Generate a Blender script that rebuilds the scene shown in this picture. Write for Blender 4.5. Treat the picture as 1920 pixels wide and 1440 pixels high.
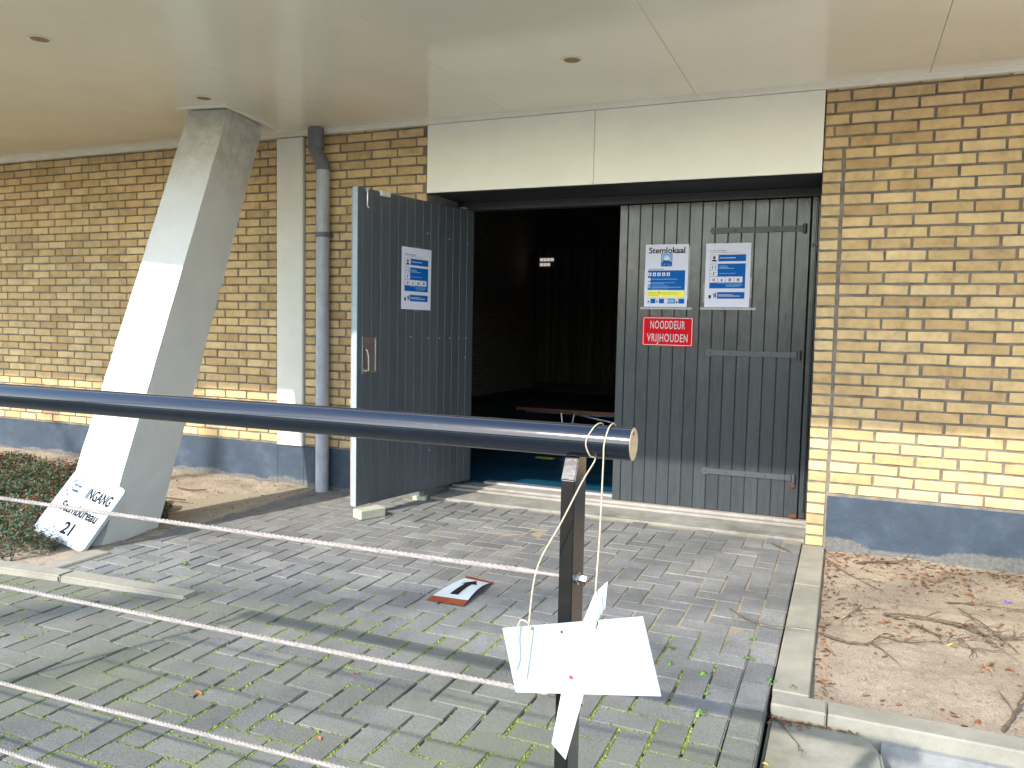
import bpy, bmesh, math, random
from mathutils import Vector, Matrix, noise
random.seed(7)
PI = math.pi
for o in list(bpy.data.objects):
    bpy.data.objects.remove(o)
S = bpy.context.scene
C = S.collection

# ------------------------------------------------------------------ camera
CZ = 1.3
cr = Vector((0.92148411, 0.3878827, 0.02034805))
cd = Vector((0.04692709, -0.05917417, -0.99714405))
cf = Vector((-0.38557085, 0.91980728, -0.07273027))
cam = bpy.data.cameras.new('camera')
cam.sensor_width = 36.0
cam.lens = 1487.52 / 1920 * 36
cam.clip_start = 0.05
cam.clip_end = 600
camo = bpy.data.objects.new('camera', cam)
C.objects.link(camo)
M = Matrix((cr, -cd, -cf)).transposed().to_4x4()
M.translation = Vector((0, 0, CZ))
camo.matrix_world = M
S.camera = camo

# ------------------------------------------------------------------ sky and sun
SUN = Vector((0.49, 1.35, -1.0)).normalized()          # direction the light travels
EL = math.asin(-SUN.z)
AZ = math.atan2(-SUN.x, -SUN.y)                         # sun seen towards -X -Y
W = bpy.data.worlds.new('World')
S.world = W
W.use_nodes = True
nt = W.node_tree
nt.nodes.clear()
sk = nt.nodes.new('ShaderNodeTexSky')
sk.sky_type = 'NISHITA'
sk.sun_disc = False
sk.sun_elevation = EL
sk.sun_rotation = AZ
sk.air_density = 1.2
sk.dust_density = 0.8
sk.ozone_density = 1.0
bg = nt.nodes.new('ShaderNodeBackground')
bg.inputs[1].default_value = 0.15
ow = nt.nodes.new('ShaderNodeOutputWorld')
nt.links.new(sk.outputs[0], bg.inputs[0])
nt.links.new(bg.outputs[0], ow.inputs[0])
sun = bpy.data.lights.new('sun', 'SUN')
sun.energy = 2.0
sun.angle = math.radians(0.8)
sun.color = (1.0, 0.955, 0.885)
suno = bpy.data.objects.new('sun', sun)
suno.rotation_euler = SUN.to_track_quat('-Z', 'Y').to_euler()
suno.location = (-6, -14, 12)
C.objects.link(suno)
S.view_settings.view_transform = 'Standard'
S.view_settings.look = 'None'
S.view_settings.gamma = 1
S.view_settings.use_curve_mapping = False
S.view_settings.exposure = 1.82
S.render.engine = 'CYCLES'
S.cycles.max_bounces = 10
S.cycles.diffuse_bounces = 8

# ------------------------------------------------------------------ material helpers
def newmat(name):
    m = bpy.data.materials.new(name)
    m.use_nodes = True
    n = m.node_tree
    b = n.nodes['Principled BSDF']
    return m, n, b

def N(n, t, **k):
    x = n.nodes.new(t)
    for a, v in k.items():
        if a.startswith('i_'):
            key = a[2:]
            key = int(key) if key.isdigit() else key.replace('_', ' ')
            x.inputs[key].default_value = v
        else:
            setattr(x, a, v)
    return x

def pos(n, scale=(1, 1, 1)):
    g = N(n, 'ShaderNodeNewGeometry')
    mp = N(n, 'ShaderNodeMapping')
    mp.inputs['Scale'].default_value = scale
    n.links.new(g.outputs['Position'], mp.inputs[0])
    return mp.outputs[0]

def nz(n, vec, scale, detail=4, rough=0.6):
    x = N(n, 'ShaderNodeTexNoise')
    x.inputs['Scale'].default_value = scale
    x.inputs['Detail'].default_value = detail
    x.inputs['Roughness'].default_value = rough
    if vec is not None:
        n.links.new(vec, x.inputs['Vector'])
    return x.outputs['Fac']

def ramp(n, fac, stops, interp='LINEAR'):
    r = N(n, 'ShaderNodeValToRGB')
    r.color_ramp.interpolation = interp
    e = r.color_ramp.elements
    while len(e) > 1:
        e.remove(e[-1])
    for i, (p, c) in enumerate(stops):
        c = (c, c, c) if isinstance(c, (int, float)) else c
        if i == 0:
            e[0].position = p
            el = e[0]
        else:
            el = e.new(p)
        el.color = (c[0], c[1], c[2], 1)
    n.links.new(fac, r.inputs[0])
    return r.outputs[0]

def mix(n, fac, a, b, mode='MIX'):
    x = N(n, 'ShaderNodeMix', data_type='RGBA', blend_type=mode)
    for s, v in ((0, fac), (6, a), (7, b)):
        if isinstance(v, (int, float)):
            x.inputs[s].default_value = v
        elif isinstance(v, tuple):
            x.inputs[s].default_value = (v[0], v[1], v[2], 1)
        else:
            n.links.new(v, x.inputs[s])
    return x.outputs[2]

def bump(n, b, h, strength=0.3, dist=0.01):
    x = N(n, 'ShaderNodeBump')
    x.inputs['Strength'].default_value = strength
    x.inputs['Distance'].default_value = dist
    n.links.new(h, x.inputs['Height'])
    n.links.new(x.outputs[0], b.inputs['Normal'])

def orand(n):
    return N(n, 'ShaderNodeObjectInfo').outputs['Random']

def simple(name, col, rough=0.5, metal=0.0, var=0.12, nscale=30, bmp=0.0, bscale=200, emit=None, spec=0.5):
    m, n, b = newmat(name)
    v = nz(n, pos(n), nscale, 5)
    c = tuple(x * (1 - var) for x in col)
    d = tuple(min(1, x * (1 + var)) for x in col)
    n.links.new(ramp(n, v, [(0.3, c), (0.7, d)]), b.inputs['Base Color'])
    b.inputs['Roughness'].default_value = rough
    b.inputs['Metallic'].default_value = metal
    b.inputs['Specular IOR Level'].default_value = spec
    if bmp:
        bump(n, b, nz(n, pos(n), bscale, 4), bmp, 0.004)
    if emit:
        b.inputs['Emission Color'].default_value = (*emit[:3], 1)
        b.inputs['Emission Strength'].default_value = emit[3]
    return m

# ------------------------------------------------------------------ geometry helpers
def rootinv(p):
    m = p.matrix_basis.copy()
    q = p.parent
    while q:
        m = q.matrix_basis @ q.matrix_parent_inverse @ m if False else q.matrix_basis @ m
        q = q.parent
    return m.inverted()

WORLD = {}
def attach(o, parent, world=None):
    """parent o (whose own matrix is in world space) to parent, keeping its place"""
    w = world or o.matrix_basis.copy()
    WORLD[o.name] = w
    if parent is not None:
        o.parent = parent
        o.matrix_parent_inverse = Matrix.Identity(4)
        o.matrix_basis = WORLD[parent.name].inverted() @ w

def tag(o, label=None, cat=None, group=None, kind=None):
    if label: o['label'] = label
    if cat: o['category'] = cat
    if group: o['group'] = group
    if kind: o['kind'] = kind
    return o

def empty(name, loc, label=None, cat=None, group=None, kind=None):
    o = bpy.data.objects.new(name, None)
    o.empty_display_size = 0.05
    o.location = loc
    C.objects.link(o)
    WORLD[o.name] = Matrix.Translation(Vector(loc))
    tag(o, label, cat, group, kind)
    return o

class MB:
    def __init__(s, frame=None):
        s.v = []; s.f = []; s.fr = frame; s.mi = []; s.cur = 0
    def P(s, p):
        p = Vector(p)
        return s.fr @ p if s.fr is not None else p
    def add(s, vs, fs):
        k = len(s.v)
        s.v += [tuple(s.P(p)) for p in vs]
        s.f += [tuple(i + k for i in f) for f in fs]
        s.mi += [s.cur] * len(fs)
    def box(s, lo, hi, b=0.0, rot=None, piv=None):
        x0, y0, z0 = lo; x1, y1, z1 = hi
        if b <= 0:
            vs = [(x0,y0,z0),(x1,y0,z0),(x1,y1,z0),(x0,y1,z0),(x0,y0,z1),(x1,y0,z1),(x1,y1,z1),(x0,y1,z1)]
            fs = [(3,2,1,0),(4,5,6,7),(0,1,5,4),(1,2,6,5),(2,3,7,6),(3,0,4,7)]
        else:
            bm = bmesh.new()
            bmesh.ops.create_cube(bm, size=1)
            for q in bm.verts:
                q.co = Vector(((x0+x1)/2 + q.co.x*(x1-x0), (y0+y1)/2 + q.co.y*(y1-y0), (z0+z1)/2 + q.co.z*(z1-z0)))
            bmesh.ops.bevel(bm, geom=bm.edges[:], offset=b, segments=1, affect='EDGES')
            vs = [tuple(q.co) for q in bm.verts]
            bm.verts.index_update()
            fs = [tuple(q.index for q in f.verts) for f in bm.faces]
            bm.free()
        if rot is not None:
            piv = Vector(piv or ((x0+x1)/2, (y0+y1)/2, (z0+z1)/2))
            vs = [tuple(piv + rot @ (Vector(p) - piv)) for p in vs]
        s.add(vs, fs)
        return s
    def tube(s, pts, r, sides=10, caps=True):
        pts = [Vector(p) for p in pts]
        rr = r if isinstance(r, (list, tuple)) else [r] * len(pts)
        vs = []; fs = []
        up = None
        for i, p in enumerate(pts):
            d = (pts[min(i+1, len(pts)-1)] - pts[max(i-1, 0)])
            d.normalize()
            if up is None:
                up = Vector((0, 0, 1)) if abs(d.z) < 0.9 else Vector((1, 0, 0))
            a = d.cross(up)
            if a.length < 1e-5: a = d.orthogonal()
            a.normalize()
            bb = a.cross(d); bb.normalize(); up = bb
            for k in range(sides):
                t = 2*PI*k/sides
                vs.append(tuple(p + (a*math.cos(t) + bb*math.sin(t))*rr[i]))
        for i in range(len(pts)-1):
            for k in range(sides):
                k2 = (k+1) % sides
                fs.append((i*sides+k, (i+1)*sides+k, (i+1)*sides+k2, i*sides+k2))
        if caps:
            fs.append(tuple(range(sides)))
            fs.append(tuple(reversed(range((len(pts)-1)*sides, len(pts)*sides))))
        s.add(vs, fs)
        return s
    def prism(s, poly, d):
        """poly: list of 3D points, extruded by vector d"""
        n = len(poly)
        d = Vector(d)
        vs = [tuple(Vector(p)) for p in poly] + [tuple(Vector(p)+d) for p in poly]
        fs = [tuple(reversed(range(n))), tuple(range(n, 2*n))]
        for i in range(n):
            j = (i+1) % n
            fs.append((i, j, n+j, n+i))
        s.add(vs, fs)
        return s
    def quad(s, a, b, c, d):
        s.add([a, b, c, d], [(0, 1, 2, 3)])
        return s
    def disc(s, c, r, ax1, ax2, n=24, r2=None):
        c = Vector(c); ax1 = Vector(ax1); ax2 = Vector(ax2)
        if r2 is None:
            s.add([tuple(c + ax1*r*math.cos(2*PI*k/n) + ax2*r*math.sin(2*PI*k/n)) for k in range(n)], [tuple(range(n))])
        else:
            vs = []
            for k in range(n):
                a = ax1*math.cos(2*PI*k/n) + ax2*math.sin(2*PI*k/n)
                vs += [tuple(c + a*r), tuple(c + a*r2)]
            s.add(vs, [(2*k, (2*k+2) % (2*n), (2*k+3) % (2*n), 2*k+1) for k in range(n)])
        return s
    def build(s, name, mat, parent=None, smooth=False, label=None, cat=None, group=None, kind=None):
        me = bpy.data.meshes.new(name)
        me.from_pydata(s.v, [], s.f)
        mats = mat if isinstance(mat, (list, tuple)) else [mat]
        for m in mats:
            me.materials.append(m)
        if len(mats) > 1:
            me.polygons.foreach_set('material_index', s.mi)
        bm = bmesh.new(); bm.from_mesh(me)
        bmesh.ops.recalc_face_normals(bm, faces=bm.faces) if len(bm.faces) < 20000 else None
        bm.to_mesh(me); bm.free()
        if smooth:
            me.shade_smooth()
            try: me.set_sharp_from_angle(angle=math.radians(40))
            except Exception: pass
        me.update()
        o = bpy.data.objects.new(name, me)
        C.objects.link(o)
        attach(o, parent)
        tag(o, label, cat, group, kind)
        return o

def inst(name, mesh, mw, parent, kind=None):
    o = bpy.data.objects.new(name, mesh)
    C.objects.link(o)
    o.matrix_basis = mw
    attach(o, parent, mw)
    return o

def text(name, body, mat, frame, size, width=None, depth=0.0006, parent=None, align='CENTER', bold=0.0, space=1.0):
    """frame: matrix whose x,y is the plane the lettering lies in"""
    c = bpy.data.curves.new(name, 'FONT')
    c.body = body
    c.size = size
    c.align_x = align
    c.align_y = 'CENTER'
    c.extrude = depth / 2
    c.offset = bold
    c.space_character = space
    c.space_line = 0.95
    c.resolution_u = 4
    t = bpy.data.objects.new(name, c)
    C.objects.link(t)
    dg = bpy.context.evaluated_depsgraph_get()
    me = bpy.data.meshes.new_from_object(t.evaluated_get(dg))
    bpy.data.objects.remove(t)
    xs = [v.co.x for v in me.vertices]
    if width:
        k = width / (max(xs) - min(xs))
        mid = (max(xs)+min(xs))/2 if align == 'CENTER' else min(xs)
        off = 0
        for v in me.vertices:
            v.co.x = (v.co.x - mid) * k + off
    me.transform(frame)
    me.materials.clear(); me.materials.append(mat)
    o = bpy.data.objects.new(name, me)
    C.objects.link(o)
    attach(o, parent)
    return o

def frame(o, x, y):
    x = Vector(x).normalized(); y = Vector(y); z = x.cross(y).normalized(); y = z.cross(x).normalized()
    m = Matrix((x, y, z)).transposed().to_4x4()
    m.translation = Vector(o)
    return m

def fbm(x, y, s=1.0, z=0.0):
    return noise.fractal(Vector((x*s, y*s, z)), 0.9, 2.1, 5)

# ------------------------------------------------------------------ materials
def brick_mat():
    m, n, b = newmat('yellow_brick')
    r = orand(n)
    base = ramp(n, r, [(0.0, (0.46, 0.31, 0.145)), (0.3, (0.56, 0.395, 0.19)), (0.6, (0.61, 0.435, 0.215)), (0.85, (0.66, 0.49, 0.26)), (1.0, (0.52, 0.36, 0.17))])
    p = pos(n)
    a = nz(n, p, 14, 5, 0.65)
    c = mix(n, 1.0, base, ramp(n, a, [(0.25, 0.72), (0.5, 1.0), (0.75, 1.18)]), 'MULTIPLY')
    big = nz(n, pos(n), 1.1, 3)
    c = mix(n, 0.8, c, ramp(n, big, [(0.3, (0.82, 0.80, 0.80)), (0.65, (1.06, 1.05, 1.03))]), 'MULTIPLY')
    d = nz(n, pos(n, (1, 1, 2.4)), 55, 3, 0.7)
    c = mix(n, ramp(n, d, [(0.66, 0.0), (0.8, 0.55)]), c, (0.16, 0.11, 0.07))
    w = nz(n, p, 18, 6, 0.85)
    c = mix(n, ramp(n, w, [(0.715, 0.0), (0.74, 0.7)]), c, (0.62, 0.60, 0.52))
    n.links.new(c, b.inputs['Base Color'])
    b.inputs['Roughness'].default_value = 0.85
    h = mix(n, 0.5, nz(n, p, 160, 4, 0.7), a)
    bump(n, b, h, 0.5, 0.006)
    return m
M_BRICK = brick_mat()
M_MORTAR = simple('dark_mortar', (0.185, 0.16, 0.13), 0.95, var=0.35, nscale=12, bmp=0.6, bscale=120)

def paver_mat(name, moss):
    m, n, b = newmat(name)
    r = orand(n)
    base = ramp(n, r, [(0.0, (0.142, 0.144, 0.141)), (0.35, (0.182, 0.183, 0.176)), (0.7, (0.222, 0.221, 0.209)), (1.0, (0.165, 0.166, 0.168))])
    p = pos(n)
    g = nz(n, p, 260, 3, 0.9)
    c = mix(n, 1.0, base, ramp(n, g, [(0.28, 0.50), (0.5, 1.0), (0.68, 1.65)]), 'MULTIPLY')
    a = nz(n, p, 5, 5, 0.7)
    c = mix(n, 1.0, c, ramp(n, a, [(0.25, 0.70), (0.5, 1.0), (0.75, 1.20)]), 'MULTIPLY')
    g2 = nz(n, p, 120, 4, 0.9)
    c = mix(n, 1.0, c, ramp(n, g2, [(0.3, 0.62), (0.5, 1.0), (0.66, 1.35)]), 'MULTIPLY')
    vo = N(n, 'ShaderNodeTexVoronoi'); vo.inputs['Scale'].default_value = 190; n.links.new(p, vo.inputs['Vector'])
    c = mix(n, ramp(n, vo.outputs['Distance'], [(0.0, 0.55), (0.17, 0.55), (0.22, 0.0)]), c, (0.40, 0.40, 0.38))
    st = nz(n, pos(n), 1.7, 4, 0.6)
    if moss:
        c = mix(n, 1.0, c, (0.84, 0.82, 0.80), 'MULTIPLY')
        c = mix(n, ramp(n, st, [(0.38, 0.0), (0.62, 0.65)]), c, (0.150, 0.158, 0.100))
        lich = nz(n, p, 38, 4, 0.8)
        c = mix(n, ramp(n, lich, [(0.63, 0.0), (0.72, 0.5)]), c, (0.30, 0.30, 0.23))
    else:
        c = mix(n, ramp(n, st, [(0.45, 0.0), (0.70, 0.55)]), c, (0.10, 0.10, 0.10))
        sand = nz(n, p, 3.1, 5, 0.75)
        c = mix(n, ramp(n, sand, [(0.60, 0.0), (0.78, 0.6)]), c, (0.33, 0.29, 0.23))
    n.links.new(c, b.inputs['Base Color'])
    b.inputs['Roughness'].default_value = 0.8
    bump(n, b, mix(n, 0.4, g2, nz(n, p, 60, 4)), 0.7, 0.006)
    return m
M_PAVE = paver_mat('grey_concrete_paver', False)
M_PAVE2 = paver_mat('mossy_concrete_paver', True)

def joint_mat():
    m, n, b = newmat('joint_sand')
    p = pos(n)
    s = nz(n, p, 60, 4, 0.8)
    sand = ramp(n, s, [(0.3, (0.22, 0.18, 0.125)), (0.7, (0.38, 0.32, 0.23))])
    mossc = ramp(n, s, [(0.35, (0.02, 0.025, 0.012)), (0.6, (0.075, 0.095, 0.02)), (0.75, (0.13, 0.15, 0.035))])
    sep = N(n, 'ShaderNodeSeparateXYZ')
    n.links.new(N(n, 'ShaderNodeNewGeometry').outputs['Position'], sep.inputs[0])
    wob = nz(n, p, 2.2, 4, 0.7)
    ad = N(n, 'ShaderNodeMath', operation='MULTIPLY_ADD')
    ad.inputs[1].default_value = 2.2
    n.links.new(wob, ad.inputs[0]); n.links.new(sep.outputs[1], ad.inputs[2])
    f = ramp(n, ad.outputs[0], [(0.0, 0.0), (1.0, 1.0)])
    mr = N(n, 'ShaderNodeMapRange')
    mr.inputs['From Min'].default_value = 3.7
    mr.inputs['From Max'].default_value = 4.5
    n.links.new(ad.outputs[0], mr.inputs['Value'])
    n.links.new(mix(n, mr.outputs[0], mossc, sand), b.inputs['Base Color'])
    b.inputs['Roughness'].default_value = 1
    bump(n, b, s, 0.6, 0.01)
    return m
M_JOINT = joint_mat()

def soil_mat():
    m, n, b = newmat('sandy_soil')
    p = pos(n)
    a = nz(n, p, 2.2, 6, 0.7)
    c = ramp(n, a, [(0.3, (0.33, 0.26, 0.185)), (0.5, (0.49, 0.395, 0.29)), (0.72, (0.58, 0.48, 0.36))])
    g = nz(n, p, 240, 3, 0.85)
    c = mix(n, 1.0, c, ramp(n, g, [(0.28, 0.45), (0.5, 1.0), (0.70, 1.4)]), 'MULTIPLY')
    d = nz(n, p, 38, 5, 0.8)
    c = mix(n, ramp(n, d, [(0.55, 0.0), (0.70, 0.75)]), c, (0.11, 0.075, 0.048))
    e = nz(n, p, 110, 4, 0.9)
    c = mix(n, ramp(n, e, [(0.56, 0.0), (0.68, 0.7)]), c, (0.10, 0.07, 0.045))
    n.links.new(c, b.inputs['Base Color'])
    b.inputs['Roughness'].default_value = 1
    bump(n, b, mix(n, 0.5, g, d), 1.0, 0.02)
    return m
M_SOIL = soil_mat()

def concrete(name, lo, hi, stain=(0.2, 0.2, 0.13), samt=0.5, bstr=0.35, rough=0.85):
    m, n, b = newmat(name)
    p = pos(n)
    a = nz(n, p, 7, 6, 0.7)
    c = ramp(n, a, [(0.3, lo), (0.7, hi)])
    g = nz(n, p, 260, 3, 0.8)
    c = mix(n, 1.0, c, ramp(n, g, [(0.25, 0.82), (0.5, 1.0), (0.75, 1.1)]), 'MULTIPLY')
    s = nz(n, p, 2.6, 5, 0.7)
    c = mix(n, ramp(n, s, [(0.5, 0.0), (0.72, samt)]), c, stain)
    n.links.new(c, b.inputs['Base Color'])
    b.inputs['Roughness'].default_value = rough
    bump(n, b, mix(n, 0.5, g, nz(n, p, 30, 5, 0.7)), bstr, 0.006)
    return m
M_KERB = concrete('pale_concrete_kerb', (0.24, 0.225, 0.18), (0.33, 0.31, 0.25), (0.19, 0.17, 0.115))
M_BLOCK = concrete('mossy_concrete_block', (0.22, 0.21, 0.165), (0.32, 0.31, 0.25), (0.13, 0.13, 0.07), 0.7)
M_FACE = concrete('white_concrete_face', (0.20, 0.205, 0.20), (0.32, 0.325, 0.315), (0.13, 0.135, 0.125), 0.4, 0.8)
M_SILL = concrete('worn_stone_sill', (0.20, 0.195, 0.165), (0.33, 0.315, 0.28), (0.10, 0.095, 0.065), 0.8)
M_TIMBER = concrete('weathered_timber_sill', (0.26, 0.235, 0.205), (0.38, 0.35, 0.31), (0.15, 0.13, 0.10), 0.5)
M_PBRICK = concrete('pale_brick', (0.38, 0.365, 0.27), (0.48, 0.465, 0.35), (0.28, 0.28, 0.17), 0.5)

def white_paint(name, col=(0.72, 0.69, 0.62), stain=(0.40, 0.355, 0.29), hi=2.2, dirt=0.6):
    m, n, b = newmat(name)
    p = pos(n)
    a = nz(n, p, 4, 5, 0.6)
    c = ramp(n, a, [(0.3, tuple(x*0.9 for x in col)), (0.7, col)])
    sep = N(n, 'ShaderNodeSeparateXYZ')
    n.links.new(N(n, 'ShaderNodeNewGeometry').outputs['Position'], sep.inputs[0])
    mr = N(n, 'ShaderNodeMapRange')
    mr.inputs['From Min'].default_value = hi
    mr.inputs['From Max'].default_value = hi + 0.35
    n.links.new(sep.outputs[2], mr.inputs['Value'])
    s = nz(n, p, 9, 6, 0.75)
    f = mix(n, 1.0, mr.outputs[0], ramp(n, s, [(0.35, 0.0), (0.6, 1.0)]), 'MULTIPLY')
    f = mix(n, 1.0, f, (dirt, dirt, dirt), 'MULTIPLY')
    c = mix(n, f, c, stain)
    k = nz(n, p, 26, 4, 0.8)
    c = mix(n, ramp(n, k, [(0.70, 0.0), (0.76, 0.5)]), c, (0.4, 0.36, 0.3))
    n.links.new(c, b.inputs['Base Color'])
    b.inputs['Roughness'].default_value = 0.6
    bump(n, b, mix(n, 0.5, nz(n, p, 45, 5, 0.7), k), 0.5, 0.008)
    return m
M_COL = white_paint('white_painted_concrete', (0.66, 0.65, 0.61), hi=2.1, dirt=0.75)
M_PIL = white_paint('white_pilaster_paint', (0.80, 0.78, 0.70), hi=3.0)

def plinth_mat():
    m, n, b = newmat('slate_blue_plinth_paint')
    p = pos(n)
    a = nz(n, p, 5, 6, 0.7)
    paint = ramp(n, a, [(0.3, (0.026, 0.040, 0.060)), (0.5, (0.036, 0.055, 0.082)), (0.72, (0.070, 0.095, 0.125))])
    k = nz(n, pos(n, (1, 1, 2)), 34, 5, 0.8)
    paint = mix(n, ramp(n, k, [(0.66, 0.0), (0.76, 0.7)]), paint, (0.22, 0.26, 0.30))
    raw = ramp(n, nz(n, p, 40, 6, 0.8), [(0.3, (0.06, 0.06, 0.058)), (0.7, (0.19, 0.185, 0.17))])
    sep = N(n, 'ShaderNodeSeparateXYZ')
    n.links.new(N(n, 'ShaderNodeNewGeometry').outputs['Position'], sep.inputs[0])
    w = N(n, 'ShaderNodeMath', operation='MULTIPLY_ADD')
    w.inputs[1].default_value = -0.22
    n.links.new(nz(n, pos(n, (1, 1, 1)), 2.4, 6, 0.6), w.inputs[0]); n.links.new(sep.outputs[2], w.inputs[2])
    mr = N(n, 'ShaderNodeMapRange')
    mr.inputs['From Min'].default_value = -0.068
    mr.inputs['From Max'].default_value = -0.055
    n.links.new(w.outputs[0], mr.inputs['Value'])
    n.links.new(mix(n, mr.outputs[0], raw, paint), b.inputs['Base Color'])
    b.inputs['Roughness'].default_value = 0.6
    bump(n, b, mix(n, 0.5, k, nz(n, p, 120, 4)), 0.5, 0.006)
    return m
M_PLINTH = plinth_mat()

def ceil_mat():
    m, n, b = newmat('cream_soffit_panel')
    p = pos(n)
    a = nz(n, p, 1.3, 4, 0.6)
    n.links.new(ramp(n, a, [(0.3, (0.76, 0.715, 0.59)), (0.7, (0.83, 0.785, 0.66))]), b.inputs['Base Color'])
    n.links.new(ramp(n, nz(n, p, 2.3, 6, 0.75), [(0.3, 0.12), (0.7, 0.24)]), b.inputs['Roughness'])
    b.inputs['Specular IOR Level'].default_value = 0.6
    bump(n, b, nz(n, p, 3, 2), 0.05, 0.02)
    return m
M_CEIL = ceil_mat()
M_PANEL = simple('cream_lintel_panel', (0.82, 0.79, 0.68), 0.35, var=0.03, nscale=4)
M_TRIM = simple('cream_trim', (0.76, 0.72, 0.62), 0.45, var=0.06, nscale=5)
M_SEAM = simple('seam_grey', (0.42, 0.38, 0.31), 0.8)

def door_mat(name, col, rough, bstr, vscale):
    m, n, b = newmat(name)
    r = orand(n)
    c = ramp(n, r, [(0, tuple(x*0.9 for x in col)), (1, tuple(x*1.12 for x in col))])
    p = pos(n, (1, 1, 0.12))
    g = nz(n, p, vscale, 5, 0.65)
    c = mix(n, 1.0, c, ramp(n, g, [(0.3, 0.85), (0.7, 1.15)]), 'MULTIPLY')
    sc = nz(n, pos(n, (1, 1, 0.3)), 16, 6, 0.85)
    c = mix(n, ramp(n, sc, [(0.68, 0.0), (0.74, 0.45)]), c, tuple(x*3.2 for x in col))
    n.links.new(c, b.inputs['Base Color'])
    n.links.new(ramp(n, nz(n, pos(n), 7, 5, 0.7), [(0.3, rough*0.8), (0.7, rough*1.35)]), b.inputs['Roughness'])
    bump(n, b, mix(n, 0.5, g, nz(n, pos(n, (1, 1, 0.35)), 22, 5, 0.6)), bstr, 0.012)
    return m
M_DOORR = door_mat('glossy_charcoal_door_paint', (0.043, 0.050, 0.054), 0.20, 0.32, 45)
M_DOORL = door_mat('satin_slate_door_paint', (0.064, 0.073, 0.082), 0.40, 0.12, 60)
M_EDGE = simple('pale_blue_grey_edge', (0.30, 0.38, 0.43), 0.5)
M_FRAME = simple('dark_frame_paint', (0.035, 0.037, 0.038), 0.4, bmp=0.2)
M_IRON = simple('painted_iron', (0.055, 0.062, 0.066), 0.42, bmp=0.3, bscale=90)
M_RUST = simple('rusty_iron', (0.12, 0.045, 0.02), 0.9, var=0.5, nscale=90)
M_STEEL = simple('steel', (0.62, 0.58, 0.54), 0.3, 1.0, nscale=60)
M_ZINC = simple('zinc_hook', (0.72, 0.72, 0.74), 0.35, 0.8)
M_DARK = simple('black_recess', (0.01, 0.01, 0.01), 0.9)
M_BLACKPAINT = simple('black_gloss_paint', (0.007, 0.010, 0.018), 0.11, bmp=0.02, bscale=40, spec=0.5)
M_BLACKPAINT.node_tree.nodes['Principled BSDF'].inputs['IOR'].default_value = 1.62
def scuff(m):
    n = m.node_tree; b = n.nodes['Principled BSDF']
    k = nz(n, pos(n, (0.25, 1, 1)), 120, 5, 0.85)
    n.links.new(ramp(n, k, [(0.40, 0.09), (0.62, 0.13), (0.70, 0.38)]), b.inputs['Roughness'])
scuff(M_BLACKPAINT)
M_POST = simple('black_post_paint', (0.013, 0.012, 0.012), 0.2, bmp=0.06, bscale=60)
M_CAP = simple('tan_end_cap', (0.50, 0.36, 0.20), 0.6, var=0.25, nscale=70)
M_ROPE = simple('galvanised_cable', (0.27, 0.235, 0.215), 0.55, 0.0, var=0.35, nscale=220)
M_STRING = simple('natural_twine', (0.46, 0.38, 0.25), 0.9, var=0.2, nscale=200)
M_PIPE = simple('grey_pvc_pipe', (0.40, 0.42, 0.45), 0.45, var=0.15, nscale=9)
M_PIPED = simple('dark_grey_pvc', (0.13, 0.14, 0.15), 0.5)
M_WHITE = simple('white_board', (0.44, 0.50, 0.53), 0.5, var=0.02)
M_PAPER = simple('white_paper', (0.66, 0.66, 0.76), 0.7, var=0.02, spec=0.2)
M_INK = simple('black_print', (0.012, 0.012, 0.014), 0.8, spec=0.1)
M_GINK = simple('grey_print', (0.06, 0.06, 0.08), 0.8, spec=0.1)
M_BLUE = simple('blue_print', (0.004, 0.105, 0.38), 0.6, var=0.05, spec=0.1)
M_LBLUE = simple('light_blue_print', (0.25, 0.45, 0.70), 0.6, spec=0.1)
M_YEL = simple('yellow_print', (0.85, 0.80, 0.03), 0.5)
M_RED = simple('red_sign_enamel', (0.55, 0.003, 0.008), 0.5, var=0.05, spec=0.1)
M_REDP = simple('red_print', (0.6, 0.05, 0.04), 0.5)
M_TAPE = simple('clear_tape', (0.16, 0.165, 0.17), 0.2)
M_TAPEB = simple('brown_tape', (0.22, 0.055, 0.025), 0.35, var=0.15)
M_LAMPI = simple('rusty_lamp_inside', (0.30, 0.19, 0.07), 0.6, var=0.5, nscale=90)
M_BARK = simple('branch_bark', (0.10, 0.075, 0.05), 0.9, var=0.4, nscale=60)
M_TRUNK = simple('tree_bark', (0.12, 0.10, 0.08), 0.9, var=0.4, nscale=20)
M_BERRY = simple('red_berry', (0.55, 0.02, 0.02), 0.3)
def leafmat(name, cols, trans=0.0):
    m, n, b = newmat(name)
    g = N(n, 'ShaderNodeNewGeometry')
    n.links.new(ramp(n, g.outputs['Random Per Island'], [(i/(len(cols)-1), c) for i, c in enumerate(cols)]), b.inputs['Base Color'])
    b.inputs['Roughness'].default_value = 0.65
    return m
M_SHRUB = leafmat('shrub_leaves', [(0.012, 0.035, 0.014), (0.025, 0.065, 0.025), (0.05, 0.10, 0.04), (0.11, 0.15, 0.09), (0.05, 0.09, 0.035), (0.16, 0.05, 0.02), (0.02, 0.05, 0.02)])
M_LITTER = leafmat('dead_leaves', [(0.15, 0.055, 0.022), (0.22, 0.085, 0.035), (0.28, 0.15, 0.07), (0.10, 0.055, 0.032), (0.20, 0.13, 0.075), (0.17, 0.065, 0.03)])
M_MOSS = leafmat('green_moss', [(0.07, 0.11, 0.01), (0.13, 0.19, 0.015), (0.20, 0.26, 0.02), (0.09, 0.09, 0.03), (0.15, 0.20, 0.03)])
M_WEED = leafmat('weed_leaves', [(0.07, 0.16, 0.025), (0.12, 0.24, 0.04), (0.16, 0.24, 0.06)])
M_YLEAF = simple('yellow_leaf', (0.75, 0.48, 0.06), 0.6)
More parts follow.
